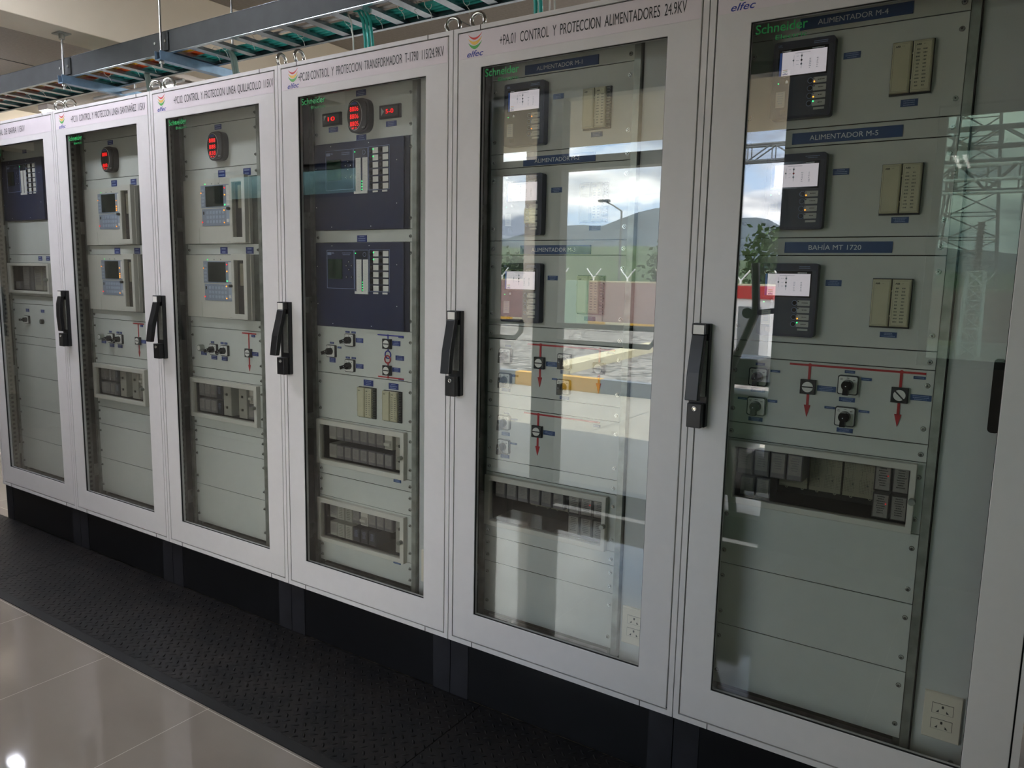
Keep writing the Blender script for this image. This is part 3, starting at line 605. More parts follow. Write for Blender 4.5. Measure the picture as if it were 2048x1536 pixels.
def cabinet(k, label, text, tx, dx, extra, handle_open=.034, bolts=(20, 70)):
    P = thing('control_cabinet', (k * .8, 0, 0), label, 'electrical cabinet', 'row of control and protection cabinets')
    # carcass
    B = MB(); a = .3985
    B.ring((-a, a, .205, 2.16), (-.36, .36, .245, 2.12), .012, .030, 'cab_white')
    B.box(-a, -a + .002, .02, .80, .205, 2.16, 'cab_white').box(a - .002, a, .02, .80, .205, 2.16, 'cab_white')
    B.box(-a, a, .02, .80, 2.158, 2.16, 'cab_white').box(-a, a, .02, .80, .205, .207, 'zinc_dull').box(-a, a, .798, .80, .205, 2.16, 'cab_white')
    B.ring((-a, a, .205, 2.16), (-.3835, .3835, .2205, 2.1475), .000, .012, 'cab_white')
    for xx in (-.30, .30): B.box(xx - .001, xx + .001, -.001, .0, .205, .222, 'gap_black').box(xx - .001, xx + .001, -.001, .0, 2.146, 2.16, 'gap_black')
    B.ring((-.3835, .3835, .2205, 2.1475), (-.36, .36, .245, 2.12), .008, .012, 'gap_black')
    B.build('carcass', P)
    b = MB().box(-.39, .39, .030, .78, .0, .205, 'plinth')
    b.box(-a, -.325, .014, .10, 0, .205, 'plinth_corner').box(.325, a, .014, .10, 0, .205, 'plinth_corner').box(-.325, .325, .016, .030, .004, .198, 'plinth')
    b.build('plinth', P)
    # inside: lining, perforated uprights, brackets, base rails
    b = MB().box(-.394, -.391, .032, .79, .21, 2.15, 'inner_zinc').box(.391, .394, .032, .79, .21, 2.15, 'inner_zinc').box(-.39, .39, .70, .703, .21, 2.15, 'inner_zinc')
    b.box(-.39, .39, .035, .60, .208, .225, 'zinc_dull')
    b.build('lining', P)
    for s_ in (-1, 1):
        b = MB()
        xo = s_ * .39
        b.box(min(xo, xo - s_ * .012), max(xo, xo - s_ * .012), .052, .088, .225, 2.14, 'zinc_dull')
        z = .26
        while z < 2.1:
            b.box(min(xo - s_ * .0121, xo - s_ * .0125), max(xo - s_ * .0121, xo - s_ * .0125), .064, .076, z, z + .012, 'gap_black'); z += .025
        b.build('perforated_upright', P)
    for z in (.395, .845, 1.30, 1.62):
        b = MB().box(-.389, -.345 + dx, .115, .122, z - .03, z + .03, 'zinc').box(-.389, -.386, .09, .20, z - .03, z + .03, 'zinc')
        for q in (-.012, .012): b.cyl((-.366, .112, z + q), .005, .003, 'screw', n=10)
        b.build('bracket', P)
    b = MB().box(-.3276 + dx - .022, -.3276 + dx - .002, .102, .150, .27, 2.10, 'zinc').box(-.3276 + dx - .002, -.3276 + dx + .014, .1135, .118, .27, 2.10, 'zinc_dull')
    b.box(.155 + dx + .002, .176 + dx, .100, .150, .27, 2.10, 'zinc').box(.14 + dx, .155 + dx + .002, .1135, .118, .27, 2.10, 'zinc_dull')
    b.box(-.34 + dx, .17 + dx, .112, .13, .262, .270, 'zinc').box(-.34 + dx, .17 + dx, .114, .14, 2.095, 2.12, 'panel_grey'); b.box(-.39, .39, .07, .10, .226, .240, 'zinc_dull')
    b.build('swing_frame', P)
    MB().box(.180 + dx, .389, .116, .119, .23, 2.14, 'side_plate').box(.180 + dx, .389, .118, .17, 2.11, 2.14, 'side_plate').build('side_panel', P)
    # door
    D = MB().ring((-.380, .380, .224, 2.144), (-.2955, .2915, .320, 2.040), .0, .020, 'cab_white').build('door', P, bevel=.0015)
    MB().box(-.303, .299, .0085, .0125, .312, 2.048, 'door_glass').build('glass_pane', D)
    MB().ring((-.2965, .2925, .319, 2.041), (-.2945, .2905, .321, 2.039), .002, .0085, 'gap_black').build('gasket', D)
    b = MB().box(-.379, .378, -.0006, .0, 2.069, 2.1430, 'sticker'); logo(b, -.343, -.297, -.0007)
    if text: b.text(text, tx[0], 2.0905, .0285, 'black_ink', -.0012, w=tx[1] - tx[0], bold=0)
    b.build('name_sticker', D)
    b = MB().text('Schneider', -.286, 2.012, .021, 'green_letters', .0080, w=.120, bold=.008); b.text('Electric', -.238, 1.994, .010, 'green_letters', .0080, w=.072, bold=0)
    b.build('glass_lettering', D, label='green maker name on the glass')
    door_handle(D, handle_open)
    # lifting eyes
    for i, x in enumerate((-.352, .352)):
        for y in (.06, .72):
            b = MB().cyl((x, y, 2.16), .017, .008, 'chrome', axis=2, n=20).cyl((x, y, 2.168), .009, .010, 'chrome', axis=2, n=14).torus((x, y, 2.196), .0225, .0062, 'chrome', radians(bolts[i]))
            b.build('eye_bolt', P)
    extra(P, dx)
    return P

def pa02(P, dx):
    for a, b in ((40, 39), (34, 33), (28, 27), (22, 21), (17, 16), (12, 8), (8, 4), (4, 0), (39, 34), (33, 28), (27, 22), (21, 17)): blank(P, a, b, dx, screws=(a, b) not in ((40, 39), (34, 33), (28, 27), (22, 21)) or True)
    name_plate(P, 'ALIMENTADOR M-4', 2.037); name_plate(P, 'ALIMENTADOR M-5', 1.765); name_plate(P, 'BAHÍA MT 1720', 1.4975)
    for zt, am, gr, rr in ((2.008, (0, 2), 3, 0), (1.739, (0, 2), -1, 1), (1.4705, (2,), 3, 0)): feeder_relay(P, -.2605, zt, am, gr, rr)
    for zt in (1.975, 1.703, 1.437): test_block(P, .005, .092, zt - .118, zt)
    for x0, x1, z0, z1 in ((-.102, -.064, 1.955, 1.970), (-.106, -.069, 1.685, 1.700), (-.103, -.066, 1.416, 1.431), (.031, .067, 1.832, 1.848), (.033, .070, 1.567, 1.581), (.030, .067, 1.296, 1.309),
        (-.271, -.234, 1.133, 1.144), (-.223, -.198, 1.189, 1.195), (-.262, -.238, 1.204, 1.211), (-.272, -.235, 1.054, 1.065), (-.225, -.200, 1.109, 1.116), (-.304, -.279, 1.109, 1.115),
        (-.050, -.013, 1.130, 1.141), (-.003, .021, 1.187, 1.194), (-.042, -.018, 1.202, 1.209), (-.050, -.012, 1.052, 1.063), (-.003, .022, 1.107, 1.113), (-.083, -.058, 1.108, 1.114),
        (-.104, -.059, 1.151, 1.165), (.108, .153, 1.150, 1.164), (.111, .137, 1.201, 1.208)): tag_plate(P, x0, x1, z0, z1, 3 if z1 - z0 > .0105 else 1, 'plate_blue')
    b = MB(); bar(b, -.175, .137, 1.2125, 1.2175, 'mimic_red')
    for x in (-.125, .085): bar(b, x - .003, x + .003, 1.11, 1.213, 'mimic_red'); arrow(b, x, 1.081, 1.112, 'mimic_red'); dot(b, x, 1.215, 'mimic_red')
    b.build('mimic_diagram', P)
    position_indicator(P, -.144, -.107, 1.141, 1.178); position_indicator(P, .067, .104, 1.141, 1.178, -45)
    selector(P, -.276, -.228, 1.150, 1.198); selector(P, -.276, -.228, 1.071, 1.120); selector(P, -.055, -.007, 1.149, 1.197); selector(P, -.056, -.008, 1.069, 1.118)
    U = [(x, x + .041, .905, .978, 'clear', .112) for x in (-.295, -.2515, -.208, -.165)] + [(-.285, -.247, .846, .901, 'clear', .115), (-.243, -.205, .846, .901, 'clear', .115)]
    U += [(-.2, -.124, .872, .982, 'socket'), (-.122, -.040, .872, .982, 'socket'), (-.038, .046, .872, .982, 'socket')]
    U += [(.044, .084, .914, .981, 'red', .12), (.085, .124, .914, .981, 'off', .12), (.044, .084, .844, .909, 'red', .12), (.085, .124, .844, .909, 'off', .12)]
    rack_box(P, 16, 12, dx, (-.297, .125, .843, .982), (-.318, .139, .826, .999), U)
    outlet(P, .201, .283, .319, .438)
    MB().prism(rrect(.270, .294, 1.093, 1.262, .009), .098, .116, 'black_gloss').build('cable_guard', P)
    MB().cyl((.27, .112, .265), .007, .006, 'screw').build('earth_stud', P)
def pa01(P, dx):
    for a, b in ((40, 39), (34, 33), (28, 27), (22, 21), (17, 16), (12, 11), (7, 6), (6, 4), (4, 0), (39, 34), (33, 28), (27, 22), (21, 17), (16, 12)): blank(P, a, b, dx)
    name_plate(P, 'ALIMENTADOR M-1', 2.030, -.209, .040); name_plate(P, 'ALIMENTADOR M-2', 1.761, -.208, .040); name_plate(P, 'ALIMENTADOR M-3', 1.494, -.212, .036)
    for zt in (2.003, 1.735, 1.466): feeder_relay(P, -.2665, zt, (0, 2) if zt > 1.9 else (), -1)
    for zt in (1.965, 1.700, 1.432): test_block(P, -.002, .086, zt - .116, zt, True)
    for x0, x1, z0, z1 in ((-.108, -.072, 1.948, 1.963), (-.106, -.069, 1.677, 1.692), (-.110, -.075, 1.415, 1.429), (.023, .060, 1.829, 1.843), (.027, .064, 1.563, 1.577), (.021, .058, 1.297, 1.310),
        (-.108, -.066, 1.149, 1.164), (-.111, -.069, .931, .945), (.101, .126, 1.203, 1.209), (-.262, -.240, 1.200, 1.206), (-.235, -.21, 1.105, 1.112), (-.273, -.240, 1.054, 1.065), (-.055, -.022, 1.130, 1.142), (-.055, -.022, 1.050, 1.061),
        (-.235, -.208, .963, .969), (-.262, -.240, .980, .986), (-.27, -.238, .908, .920), (-.235, -.21, .883, .889), (-.272, -.238, .833, .845), (-.085, -.066, 1.108, 1.114), (.065, .088, .978, .986)): tag_plate(P, x0, x1, z0, z1, 3 if z1 - z0 > .0105 else 1, 'plate_blue')
    b = MB(); bar(b, -.177, .127, 1.2115, 1.2165, 'mimic_red'); bar(b, -.185, .086, .9905, .9955, 'mimic_red')
    for x in (-.129, .077): bar(b, x - .003, x + .003, 1.11, 1.213, 'mimic_red'); arrow(b, x, 1.081, 1.112, 'mimic_red'); dot(b, x, 1.214, 'mimic_red')
    bar(b, -.134, -.128, .888, .992, 'mimic_red'); arrow(b, -.131, .860, .890, 'mimic_red'); dot(b, -.131, .993, 'mimic_red')
    b.build('mimic_diagram', P)
    position_indicator(P, -.148, -.111, 1.139, 1.176); position_indicator(P, .059, .096, 1.139, 1.175); position_indicator(P, -.150, -.113, .920, .957)
    for x0, z0 in ((-.281, 1.148), (-.281, 1.068), (-.063, 1.146), (-.063, 1.067), (-.281, .929), (-.281, .849)): selector(P, x0, x0 + .046, z0, z0 + .047)
    U = [(-.296 + i * .0445, -.254 + i * .0445, .694, .753, 'clear', .115) for i in range(6)]
    U += [(-.20 + i * .08, -.122 + i * .08, .668, .752, 'socket') for i in range(3)]
    U += [(-.020 + i * .044, .022 + i * .044, z, z + .063, 'red' if i == 1 and z > .65 else 'off', .12) for i in range(3) for z in (.690, .622)]
    rack_box(P, 11, 7, dx, (-.302, .112, .618, .754), (-.322, .126, .601, .772), U)
    outlet(P, .186, .268, .324, .440)
def pc03(P, dx):
    for a, b in ((40, 36), (29, 28), (21, 17), (17, 13), (9, 8), (8, 6), (2, 0)): blank(P, a, b, dx)
    for a, b in ((36, 29), (28, 21)): blank(P, a, b, dx)
    meter(P, -.137, -.034, 1.914, 2.030, ('8806', '8806', '8805'))
    for x0, x1, t in ((-.283, -.189, '10'), (-.001, .094, '5-0')):
        D_ = MB().cham(x0, x1, F0 - .010, F0, 1.954, 1.999, 'black_plastic', .002).build('digital_indicator', P)
        b = MB().box(x0 + .009, x1 - .008, F0 - .0108, F0 - .010, 1.961, 1.992, 'seam_dark'); b.prism([(x0 + .011, 1.963), (x0 + .024, 1.977), (x0 + .011, 1.991)] if t != '10' else [(x0 + .011, 1.972), (x0 + .011, 1.990), (x0 + .023, 1.990)][::-1][::-1], F0 - .0112, F0 - .0108, 'light_grey')
        b.text(t, x0 + .032, 1.970, .014, 'digit_red', F0 - .0114, w=.036, bold=.01); b.build('display', D_)
    for x0, x1, z0, z1 in ((-.118, -.071, 2.044, 2.064), (-.118, -.071, 1.890, 1.912), (-.257, -.211, 1.932, 1.950), (.024, .072, 1.928, 1.946), (-.118, -.070, 1.537, 1.561), (-.129, -.092, 1.171, 1.188), (-.129, -.092, 1.075, 1.092),
        (.051, .089, 1.171, 1.189), (.067, .106, 1.120, 1.137), (.051, .089, 1.077, 1.093), (-.090, -.043, 1.014, 1.036), (.034, .080, 1.013, 1.035), (.081, .105, 1.200, 1.208), (.081, .105, 1.049, 1.057), (-.265, -.245, 1.158, 1.165), (-.225, -.205, 1.143, 1.150),
        (-.268, -.237, 1.087, 1.105), (-.182, -.161, 1.204, 1.211), (-.151, -.130, 1.204, 1.211), (-.182, -.161, 1.108, 1.115), (-.151, -.130, 1.108, 1.115)): tag_plate(P, x0, x1, z0, z1, 3 if z1 - z0 > .012 else 1)
    for x0, x1, z0, z1 in ((.057, .093, .671, .683), (.056, .091, .360, .372)): tag_plate(P, x0, x1, z0, z1, 2, 'plate_blue')
    blue_relay(P, -.326, .112, g(29) + .001, g(36) - .001); blue_relay(P, -.326, .112, g(21) + .001, g(28) - .001)
    b = MB(); bar(b, -.019, .105, 1.2045, 1.2085, 'mimic_blue'); bar(b, -.017, .106, 1.0525, 1.0565, 'mimic_red'); bar(b, .029, .033, 1.15, 1.205, 'mimic_blue'); bar(b, .029, .033, 1.055, 1.11, 'mimic_red')
    dot(b, .031, 1.206, 'mimic_blue', .004); dot(b, .031, 1.0545, 'mimic_red', .004)
    b.torus((.031, F0 - .002, 1.137), .0135, .0024, 'mimic_blue', 0, 28, 6); b.torus((.031, F0 - .004, 1.120), .0135, .0024, 'mimic_red', 0, 28, 6); b.build('mimic_diagram', P)
    position_indicator(P, .011, .049, 1.158, 1.194); position_indicator(P, .011, .049, 1.062, 1.098)
    for x0, z0 in ((-.276, 1.107), (-.178, 1.155), (-.178, 1.059)): selector(P, x0, x0 + .046, z0, z0 + .047, 200)
    test_block(P, -.112, -.026, .894, 1.009, True); test_block(P, .013, .099, .894, 1.008, True)
    def upper(z0, z1, kinds): return [(-.285 + i * .0415, -.245 + i * .0415, z0, z1, kk, .115) for i, kk in enumerate(kinds) if kk]
    U = upper(.785, .842, ['lit'] + ['clear'] * 6 + ['breaker']) + upper(.712, .768, ['lit'] + ['clear'] * 7) + [(.055, .104, .714, .840, 'test', .12)]
    rack_box(P, 13, 9, dx, (-.305, .105, .708, .845), (-.326, .123, .689, .864), U)
    U = upper(.470, .530, ['lit', 'white', 'white', 'clear', 'breaker', 'clear', 'clear', 'clear']) + upper(.398, .455, ['lit', 'white', 'white', 'dark', 'dark', 'dark']) + [(.055, .104, .399, .528, 'test', .12)]
    rack_box(P, 6, 2, dx, (-.308, .104, .393, .532), (-.327, .123, .376, .551), U)
    outlet(P, .190, .272, .322, .442)
LED2 = [(.040, 'led_red'), (.068, 'led_amber'), (.108, 'led_green')]
LED1 = [(.062, 'led_amber'), (.088, 'led_amber'), (.098, 'led_amber'), (.106, 'led_amber')]
def pc02(P, dx, s=0, leds=LED2, rows=('888', '888', '838')):
    for a, b in ((40, 39), (39, 35), (35, 34), (28, 27), (21, 20), (20, 16), (16, 15), (11, 10), (10, 8), (8, 4), (4, 0)): blank(P, a, b, dx)
    meter(P, -.141 + s, -.038 + s, 1.871, 1.986, rows)
    line_relay(P, dx, 34, 28, leds); line_relay(P, dx, 27, 21, leds)
    for x0, x1, z0, z1 in ((-.125, -.081, 1.999, 2.019), (-.111, -.065, 1.808, 1.836), (.051, .096, 1.807, 1.834), (-.113, -.066, 1.495, 1.523), (.054, .101, 1.495, 1.522), (-.271, -.233, 1.057, 1.072), (-.199, -.16, 1.043, 1.060),
        (-.127, -.088, 1.043, 1.060), (-.199, -.178, 1.113, 1.122), (-.132, -.113, 1.113, 1.122), (-.106, -.087, 1.113, 1.122), (.076, .114, 1.078, 1.094), (.074, .096, 1.155, 1.165)): tag_plate(P, x0 + s, x1 + s, z0, z1, 2)
    b = MB(); bar(b, .015 + s, .104 + s, 1.1665, 1.1715, 'mimic_red'); bar(b, .054 + s, .059 + s, 1.035, 1.169, 'mimic_red'); arrow(b, .0565 + s, 1.012, 1.038, 'mimic_red', .007); b.build('mimic_diagram', P)
    position_indicator(P, .038 + s, .076 + s, 1.070, 1.106)
    MB().cyl((-.259 + s, F0 - .02, 1.089), .0145, .02, 'zinc', n=22).cyl((-.259 + s, F0 - .022, 1.089), .010, .003, 'white_plastic', n=20).build('pilot_lamp', P)
    selector(P, -.199 + s, -.151 + s, 1.064, 1.111, 200); selector(P, -.122 + s, -.074 + s, 1.064, 1.110, 200)
    U = [(-.306 + i * .042, -.266 + i * .042, z, z + .060, 'clear' if i < 3 else 'dark', .115) for i in range(4) for z in (.872, .803)]
    U += [(-.134, -.080, .803, .932, 'test', .115), (-.030, .024, .803, .932, 'test', .115), (.040, .070, .872, .932, 'breaker', .115), (.034, .098, .803, .862, 'clear', .115)]
    U = [(u[0] + s, u[1] + s) + u[2:] for u in U]
    rack_box(P, 15, 11, dx, (-.313 + s, .103 + s, .799, .935), (-.331 + s, .121 + s, .780, .955), U)
    outlet(P, .190, .272, .322, .442)
def pc01(P, dx): pc02(P, dx, -.008, LED1, ('888', '', '88'))
def cab0(P, dx):
    for a, b in ((40, 38), (38, 31), (31, 27), (27, 26), (22, 21), (21, 17), (17, 16), (16, 12), (12, 8), (8, 4), (4, 0)): blank(P, a, b, dx)
    blue_relay(P, -.385, .055, 1.672, 1.988, False, True)
    for x0, x1, z0, z1 in ((-.157, -.116, 2.018, 2.036), (-.061, -.022, 1.459, 1.482), (.022, .060, 1.459, 1.482), (-.236, -.202, 1.181, 1.198), (-.071, -.036, 1.183, 1.199)): tag_plate(P, x0, x1, z0, z1)
    selector(P, -.240, -.196, 1.117, 1.160, 180)
    MB().cyl((-.055, F0 - .014, 1.135), .013, .014, 'black_plastic', n=20).cyl((-.055, F0 - .016, 1.135), .008, .003, 'zinc_dull', n=16).build('push_button', P)
    U = [(-.345, -.30, 1.300, 1.345, 'clear', .115), (-.255, -.185, 1.300, 1.427, 'clear', .115), (-.13, -.055, 1.300, 1.425, 'lit', .115), (-.04, .03, 1.300, 1.425, 'lit', .115)]
    rack_box(P, 26, 22, dx, (-.352, .056, 1.297, 1.430), (-.372, .074, 1.282, 1.444), U)
cabinet(-3, 'leftmost cabinet, blue relay on top, sticker ending DE BARRA 115KV', 'DIFERENCIAL  DE  BARRA  115KV', (-.26, .122), -.055, cab0, .002, (25, 40))
cabinet(-2, 'second cabinet from the left, sticker reading PC.01, handle pushed flat', '+PC.01  CONTROL  Y  PROTECCION  LINEA  SANTIVAÑEZ  115KV', (-.236, .366), -.018, pc01, .002, (75, 30))
cabinet(-1, 'cabinet with sticker PC.02, single round red meter, handle swung slightly out', '+PC.02  CONTROL  Y  PROTECCION  LINEA  QUILLACOLLO  115KV', (-.232, .376), -.012, pc02, .034, (35, 100))
cabinet(0, 'middle cabinet with two big dark blue relays, sticker PC.03', '+PC.03 CONTROL  Y  PROTECCION  TRANSFORMADOR  T-1790  115/24.9KV', (-.290, .364), -.006, pc03, .034, (95, 20))
cabinet(1, 'cabinet whose glass reflects the bright yard, sticker PA.01', '+PA.01  CONTROL  Y  PROTECCION  ALIMENTADORES  24.9KV', (-.229, .340), -.002, pa01, .028, (10, 10))
cabinet(2, 'rightmost and nearest cabinet, blue plate ALIMENTADOR M-4 at the top', None, None, 0, pa02, .026, (10, 10))

# ================================================================ rubber mats on the floor
def mats():
    for x0, x1, lab in ((.534, 2.6, 'black checker rubber mat under the nearest cabinets'), (-1.86, .531, 'long black checker rubber mat along the middle cabinets'), (-5.0, -1.863, 'black checker rubber mat by the leftmost cabinets')):
        r = thing('rubber_mat', ((x0 + x1) / 2, -.25, 0), lab, 'floor mat', 'black rubber mats along the cabinets'); w = (x1 - x0) / 2
        MB().box(-w, w, -.225, .262, 0, .004, 'checker_rubber').build('mat_sheet', r)
        MB().box(-w, w, -.262, -.225, 0, .0036, 'rubber_edge').build('mat_border', r)
mats()

# ================================================================ cable ladder over the cabinets
def ladder():
    L = thing('cable_ladder', (-2, .38, 2.41), 'long galvanised cable ladder hung above the cabinet row', 'cable ladder')
    def lb(b): b.v = [(x + 2, y - .38, z - 2.41) for x, y, z in b.v]; return b
    x0, x1 = -6.5, 2.2
    for y, s_ in ((.255, 1), (.515, -1)):
        zt = 2.507 if s_ > 0 else 2.450
        b = MB().box(x0, x1, min(y, y + .002 * s_), max(y, y + .002 * s_), 2.412, zt, 'ladder_side' if s_ > 0 else 'ladder_steel').box(x0, x1, min(y, y + .018 * s_), max(y, y + .018 * s_), 2.410, 2.4125, 'ladder_steel').box(x0, x1, min(y, y + .014 * s_), max(y, y + .014 * s_), zt - .002, zt + .0005, 'ladder_steel')
        lb(b).build('side_rail', L)
    x = x0 + .1; k = 0
    while x < x1:
        b = MB(); b.box(x - .021, x + .021, .258, .512, 2.4135, 2.4155, 'ladder_steel').box(x - .021, x - .0195, .258, .512, 2.4155, 2.428, 'ladder_steel').box(x + .0195, x + .021, .258, .512, 2.4155, 2.428, 'ladder_steel')
        lb(b).build('rung', L); x += .15
    for x in (-2.36, -1.50, 1.1):
        b = MB().box(x - .06, x + .06, .249, .2545, 2.42, 2.50, 'ladder_side')
        for q in (-.04, .04): b.cyl((x + q, .245, 2.46), .006, .005, 'zinc', n=8)
        lb(b).build('splice_plate', L)
ladder()
def hangers():
    for x, lab in ((-2.33, 'blue-grey strut under the cable ladder above the second cabinet from left'), (-1.465, 'blue-grey strut under the cable ladder above cabinet PC.02'), (.75, 'strut under the cable ladder, out over the PA.01 cabinet')):
        r = thing('ladder_hanger', (x, .38, 2.37), lab, 'support bracket', 'struts carrying the cable ladder')
        b = MB().box(-.021, .021, -.17, .26, 0, .003, 'channel_steel').box(-.021, -.0185, -.17, .26, .003, .040, 'channel_steel').box(.0185, .021, -.17, .26, .003, .040, 'channel_steel')
        b.build('strut_channel', r)
        top = (2.62 if x == -2.33 else 3.0) - 2.37
        for y in (-.15, .235):
            MB().cyl((0, y, -.03), .0055, top + .028, 'rod_steel', axis=2, n=10).cyl((0, y, -.012), .011, .010, 'zinc', axis=2, n=6).build('threaded_rod', r)
            MB().box(-.04, .04, y - .03, y + .03, top - .006, top - .001, 'zinc').cyl((0, y, top - .03), .014, .024, 'zinc', axis=2, n=12).build('ceiling_anchor', r)
hangers()
def wob(x0, x1, y, z, a=.004, n=None, ph=0):
    n = n or int(abs(x1 - x0) / .07); return [(x0 + (x1 - x0) * i / n, y + a * sin(ph + i * .9), z + a * .6 * abs(sin(ph * 2 + i * .55))) for i in range(n + 1)]
def cable(P, r, m, lab, grp):
    b = MB().tube(P, r, m); o = b.build('cable'); o['label'] = lab; o['category'] = 'cable'; o['group'] = grp; return o
for i in range(6):
    cable(wob(-6.4, 2.1, .503 - .0145 * i, 2.437 + (.004 if i % 2 else 0), .003, ph=i * .3), .0064, 'teal_cable', 'teal cable running the length of the ladder in a flat bundle', 'teal cables on the ladder')
for i in range(4): cable(wob(-6.4, -1.35, .400 - .011 * i, 2.437, .003, ph=i*.3), .0048, 'orange_cable', 'orange cable on the left half of the ladder', 'orange cables on the ladder')
for i in range(3): cable(wob(-6.4, -1.33, .326 + .0105 * i, 2.437, .004, ph=i * .3), .0045, 'yellow_cable', 'yellow cable among the orange cables on the ladder', 'yellow cables on the ladder')
for i in range(1): cable(wob(-6.4, 2.0, .484 - .02 * i, 2.456, .003, ph=i * .3), .0085, 'black_cable', 'black cable on the ladder beside the teal bundle', 'black cables on the ladder')
for i in range(2): cable(wob(-.95, 1.8, .335 + .045 * i, 2.440, .001, ph=i), .006, 'grey_conduit', 'thin white cable on the right part of the ladder', 'white cables on the ladder')
def drop(x, y, m, r, lab, sx=.05, n=3):
    for i in range(n):
        o = cable([(x - sx, y, 2.446), (x - sx * .5, y, 2.44), (x - .006, y + .004, 2.40), (x, y + .01, 2.33), (x + .004 * i, y + .012, 2.25), (x + .006, y + .012, 2.163)], r, m, lab, lab.split(',')[0] + 's'); o.location = (i * .0185, 0, 0)
drop(-.325, .36, 'teal_cable', .006, 'teal cable dropping from the ladder, into cabinet PC.03'); drop(.46, .36, 'teal_cable', .0075, 'teal cable dropping from the ladder, into cabinet PA.01', n=2)
drop(-.36, .33, 'nylon', .003, 'white wire dropping from the ladder, into cabinet PC.03', n=1); drop(.52, .35, 'nylon', .003, 'white wire dropping from the ladder, into cabinet PA.01', n=2)
drop(-1.235, .44, 'hose', .009, 'grey hose dropping from the ladder, into cabinet PC.02', n=2); drop(-1.93, .44, 'hose', .009, 'grey hose dropping from the ladder, into cabinet PC.01', n=2)
def ties():
    for i, (x, y) in enumerate(((-2.55, .36), (-2.4, .365), (-2.15, .36), (-1.9, .365), (-1.75, .36), (-1.3, .40), (-1.2, .37), (-1.0, .36), (-.75, .42), (-.45, .40), (-.3, .42), (-.15, .38), (-.1, .40), (-.05, .42), (.1, .46), (-2.85, .37), (-3.0, .36))):
        b = MB().torus((0, 0, 0), .017, .0014, 'nylon', radians(80), 16, 5).tube([(0, 0, -.017), (.006, .01, -.030), (.004, .018, -.045)], .0012, 'nylon', 5); o = b.build('cable_tie'); o.location = (x, y, 2.432)
        o['label'] = 'white nylon tie holding cables to a rung of the ladder'; o['category'] = 'cable tie'; o['group'] = 'cable ties on the ladder'
ties()
o = MB().tube([(-2.6, .53, 2.385), (-1.75, .53, 2.385)], .008, 'grey_conduit', 10).build('conduit'); o['label'] = 'pale straight conduit under the ladder above the left cabinets'; o['category'] = 'conduit'

# ================================================================ the yard outside the glazed door
mat('concrete', '#a59f93', .8, var=.06, scale=2); mat('porch', '#a9a69f', .6, var=.04, scale=3); mat('soffit', '#cdc2ae', .8, var=.04, scale=2)
mat('kerb_yellow', '#e6ac22', .6, var=.05); mat('kerb_grey', '#6f7884', .6, var=.05); mat('kerb_cream', '#d9cda8', .7, var=.05)
mat('wall_pink', '#b08f88', .85, var=.08, scale=3); mat('pole_concrete', '#b0a291', .8, var=.2, scale=1.5); mat('box_green', '#8ba88e', .5, var=.04)
mat('warn_yellow', '#f2b21e', .4, var=0); mat('steel_grey', '#777a7c', .5, .3, var=.05); mat('white_render', '#f0efec', .7, var=.02); mat('red_band', '#c22b2b', .5, var=0)
mat('hill_far', '#4a565e', .95, var=.25, scale=.02); mat('hill_green', '#3f5230', .95, var=.35, scale=.05); mat('leaf', '#3f5a24', .8, var=.45, scale=2); mat('bark', '#5c4a38', .9, var=.1)
mat('porcelain_brown', '#5a4038', .3, var=0)
def gravel():
    m = bpy.data.materials.new('gravel'); m.use_nodes = True; t = m.node_tree; b = t.nodes['Principled BSDF']; tx = t.nodes.new('ShaderNodeTexCoord'); v = t.nodes.new('ShaderNodeTexVoronoi'); v.inputs['Scale'].default_value = 9
    r = t.nodes.new('ShaderNodeValToRGB'); r.color_ramp.elements[0].color = lin('#3a3633'); r.color_ramp.elements[1].color = lin('#aaa29a'); s_ = t.nodes.new('ShaderNodeSeparateColor')
    t.links.new(tx.outputs['Object'], v.inputs[0]); t.links.new(v.outputs['Color'], s_.inputs[0]); t.links.new(s_.outputs[0], r.inputs[0]); t.links.new(r.outputs[0], b.inputs['Base Color'])
    bp = t.nodes.new('ShaderNodeBump'); bp.inputs['Distance'].default_value = .03; t.links.new(v.outputs['Distance'], bp.inputs['Height']); bp.invert = True; t.links.new(bp.outputs[0], b.inputs['Normal']); b.inputs['Roughness'].default_value = .9; MATS['gravel'] = m
gravel()
def st(b, n): return structure(b.build(n))
st(MB().box(-90, 70, -140, -8.1, -.5, -.27, 'gravel'), 'trim_10'); st(MB().box(-60, 60, 6.66, 70, -.5, -.27, 'gravel').box(4.76, 60, -2.2, 6.66, -.5, -.27, 'gravel'), 'trim_15'); st(MB().box(-30, 20, -8.1, -2.25, -.5, -.25, 'concrete'), 'trim_11'); st(MB().box(RX0, RX1, -4.4, -2.25, -.25, -.02, 'porch'), 'trim_12')
b = MB()
for x in (-4.6, -1.9, .9, 3.6): b.box(x - .006, x + .006, -8.1, -4.4, -.25, -.2495, 'seam_dark')
st(b, 'trim_13')
st(MB().box(RX0 - .6, RX1 + .6, -4.65, -2.25, 2.67, 2.95, 'soffit'), 'trim_14')
def solo(b, name, lab, cat, grp=None, loc=None):
    o = b.build(name); o['label'] = lab; o['category'] = cat
    if grp: o['group'] = grp
    if loc: o.location = loc
    return o
x = -14.0; i = 0
while x < 10:
    w = 1.5 if i % 2 == 0 else .85
    solo(MB().box(0, w - .01, -.08, .08, 0, .22, 'kerb_yellow' if i % 2 == 0 else 'kerb_grey'), 'kerb_stone', ('yellow' if i % 2 == 0 else 'dark grey') + ' painted kerb stone edging the driveway', 'kerb', 'kerb along the driveway', (x, -8.15, -.26)); x += w; i += 1
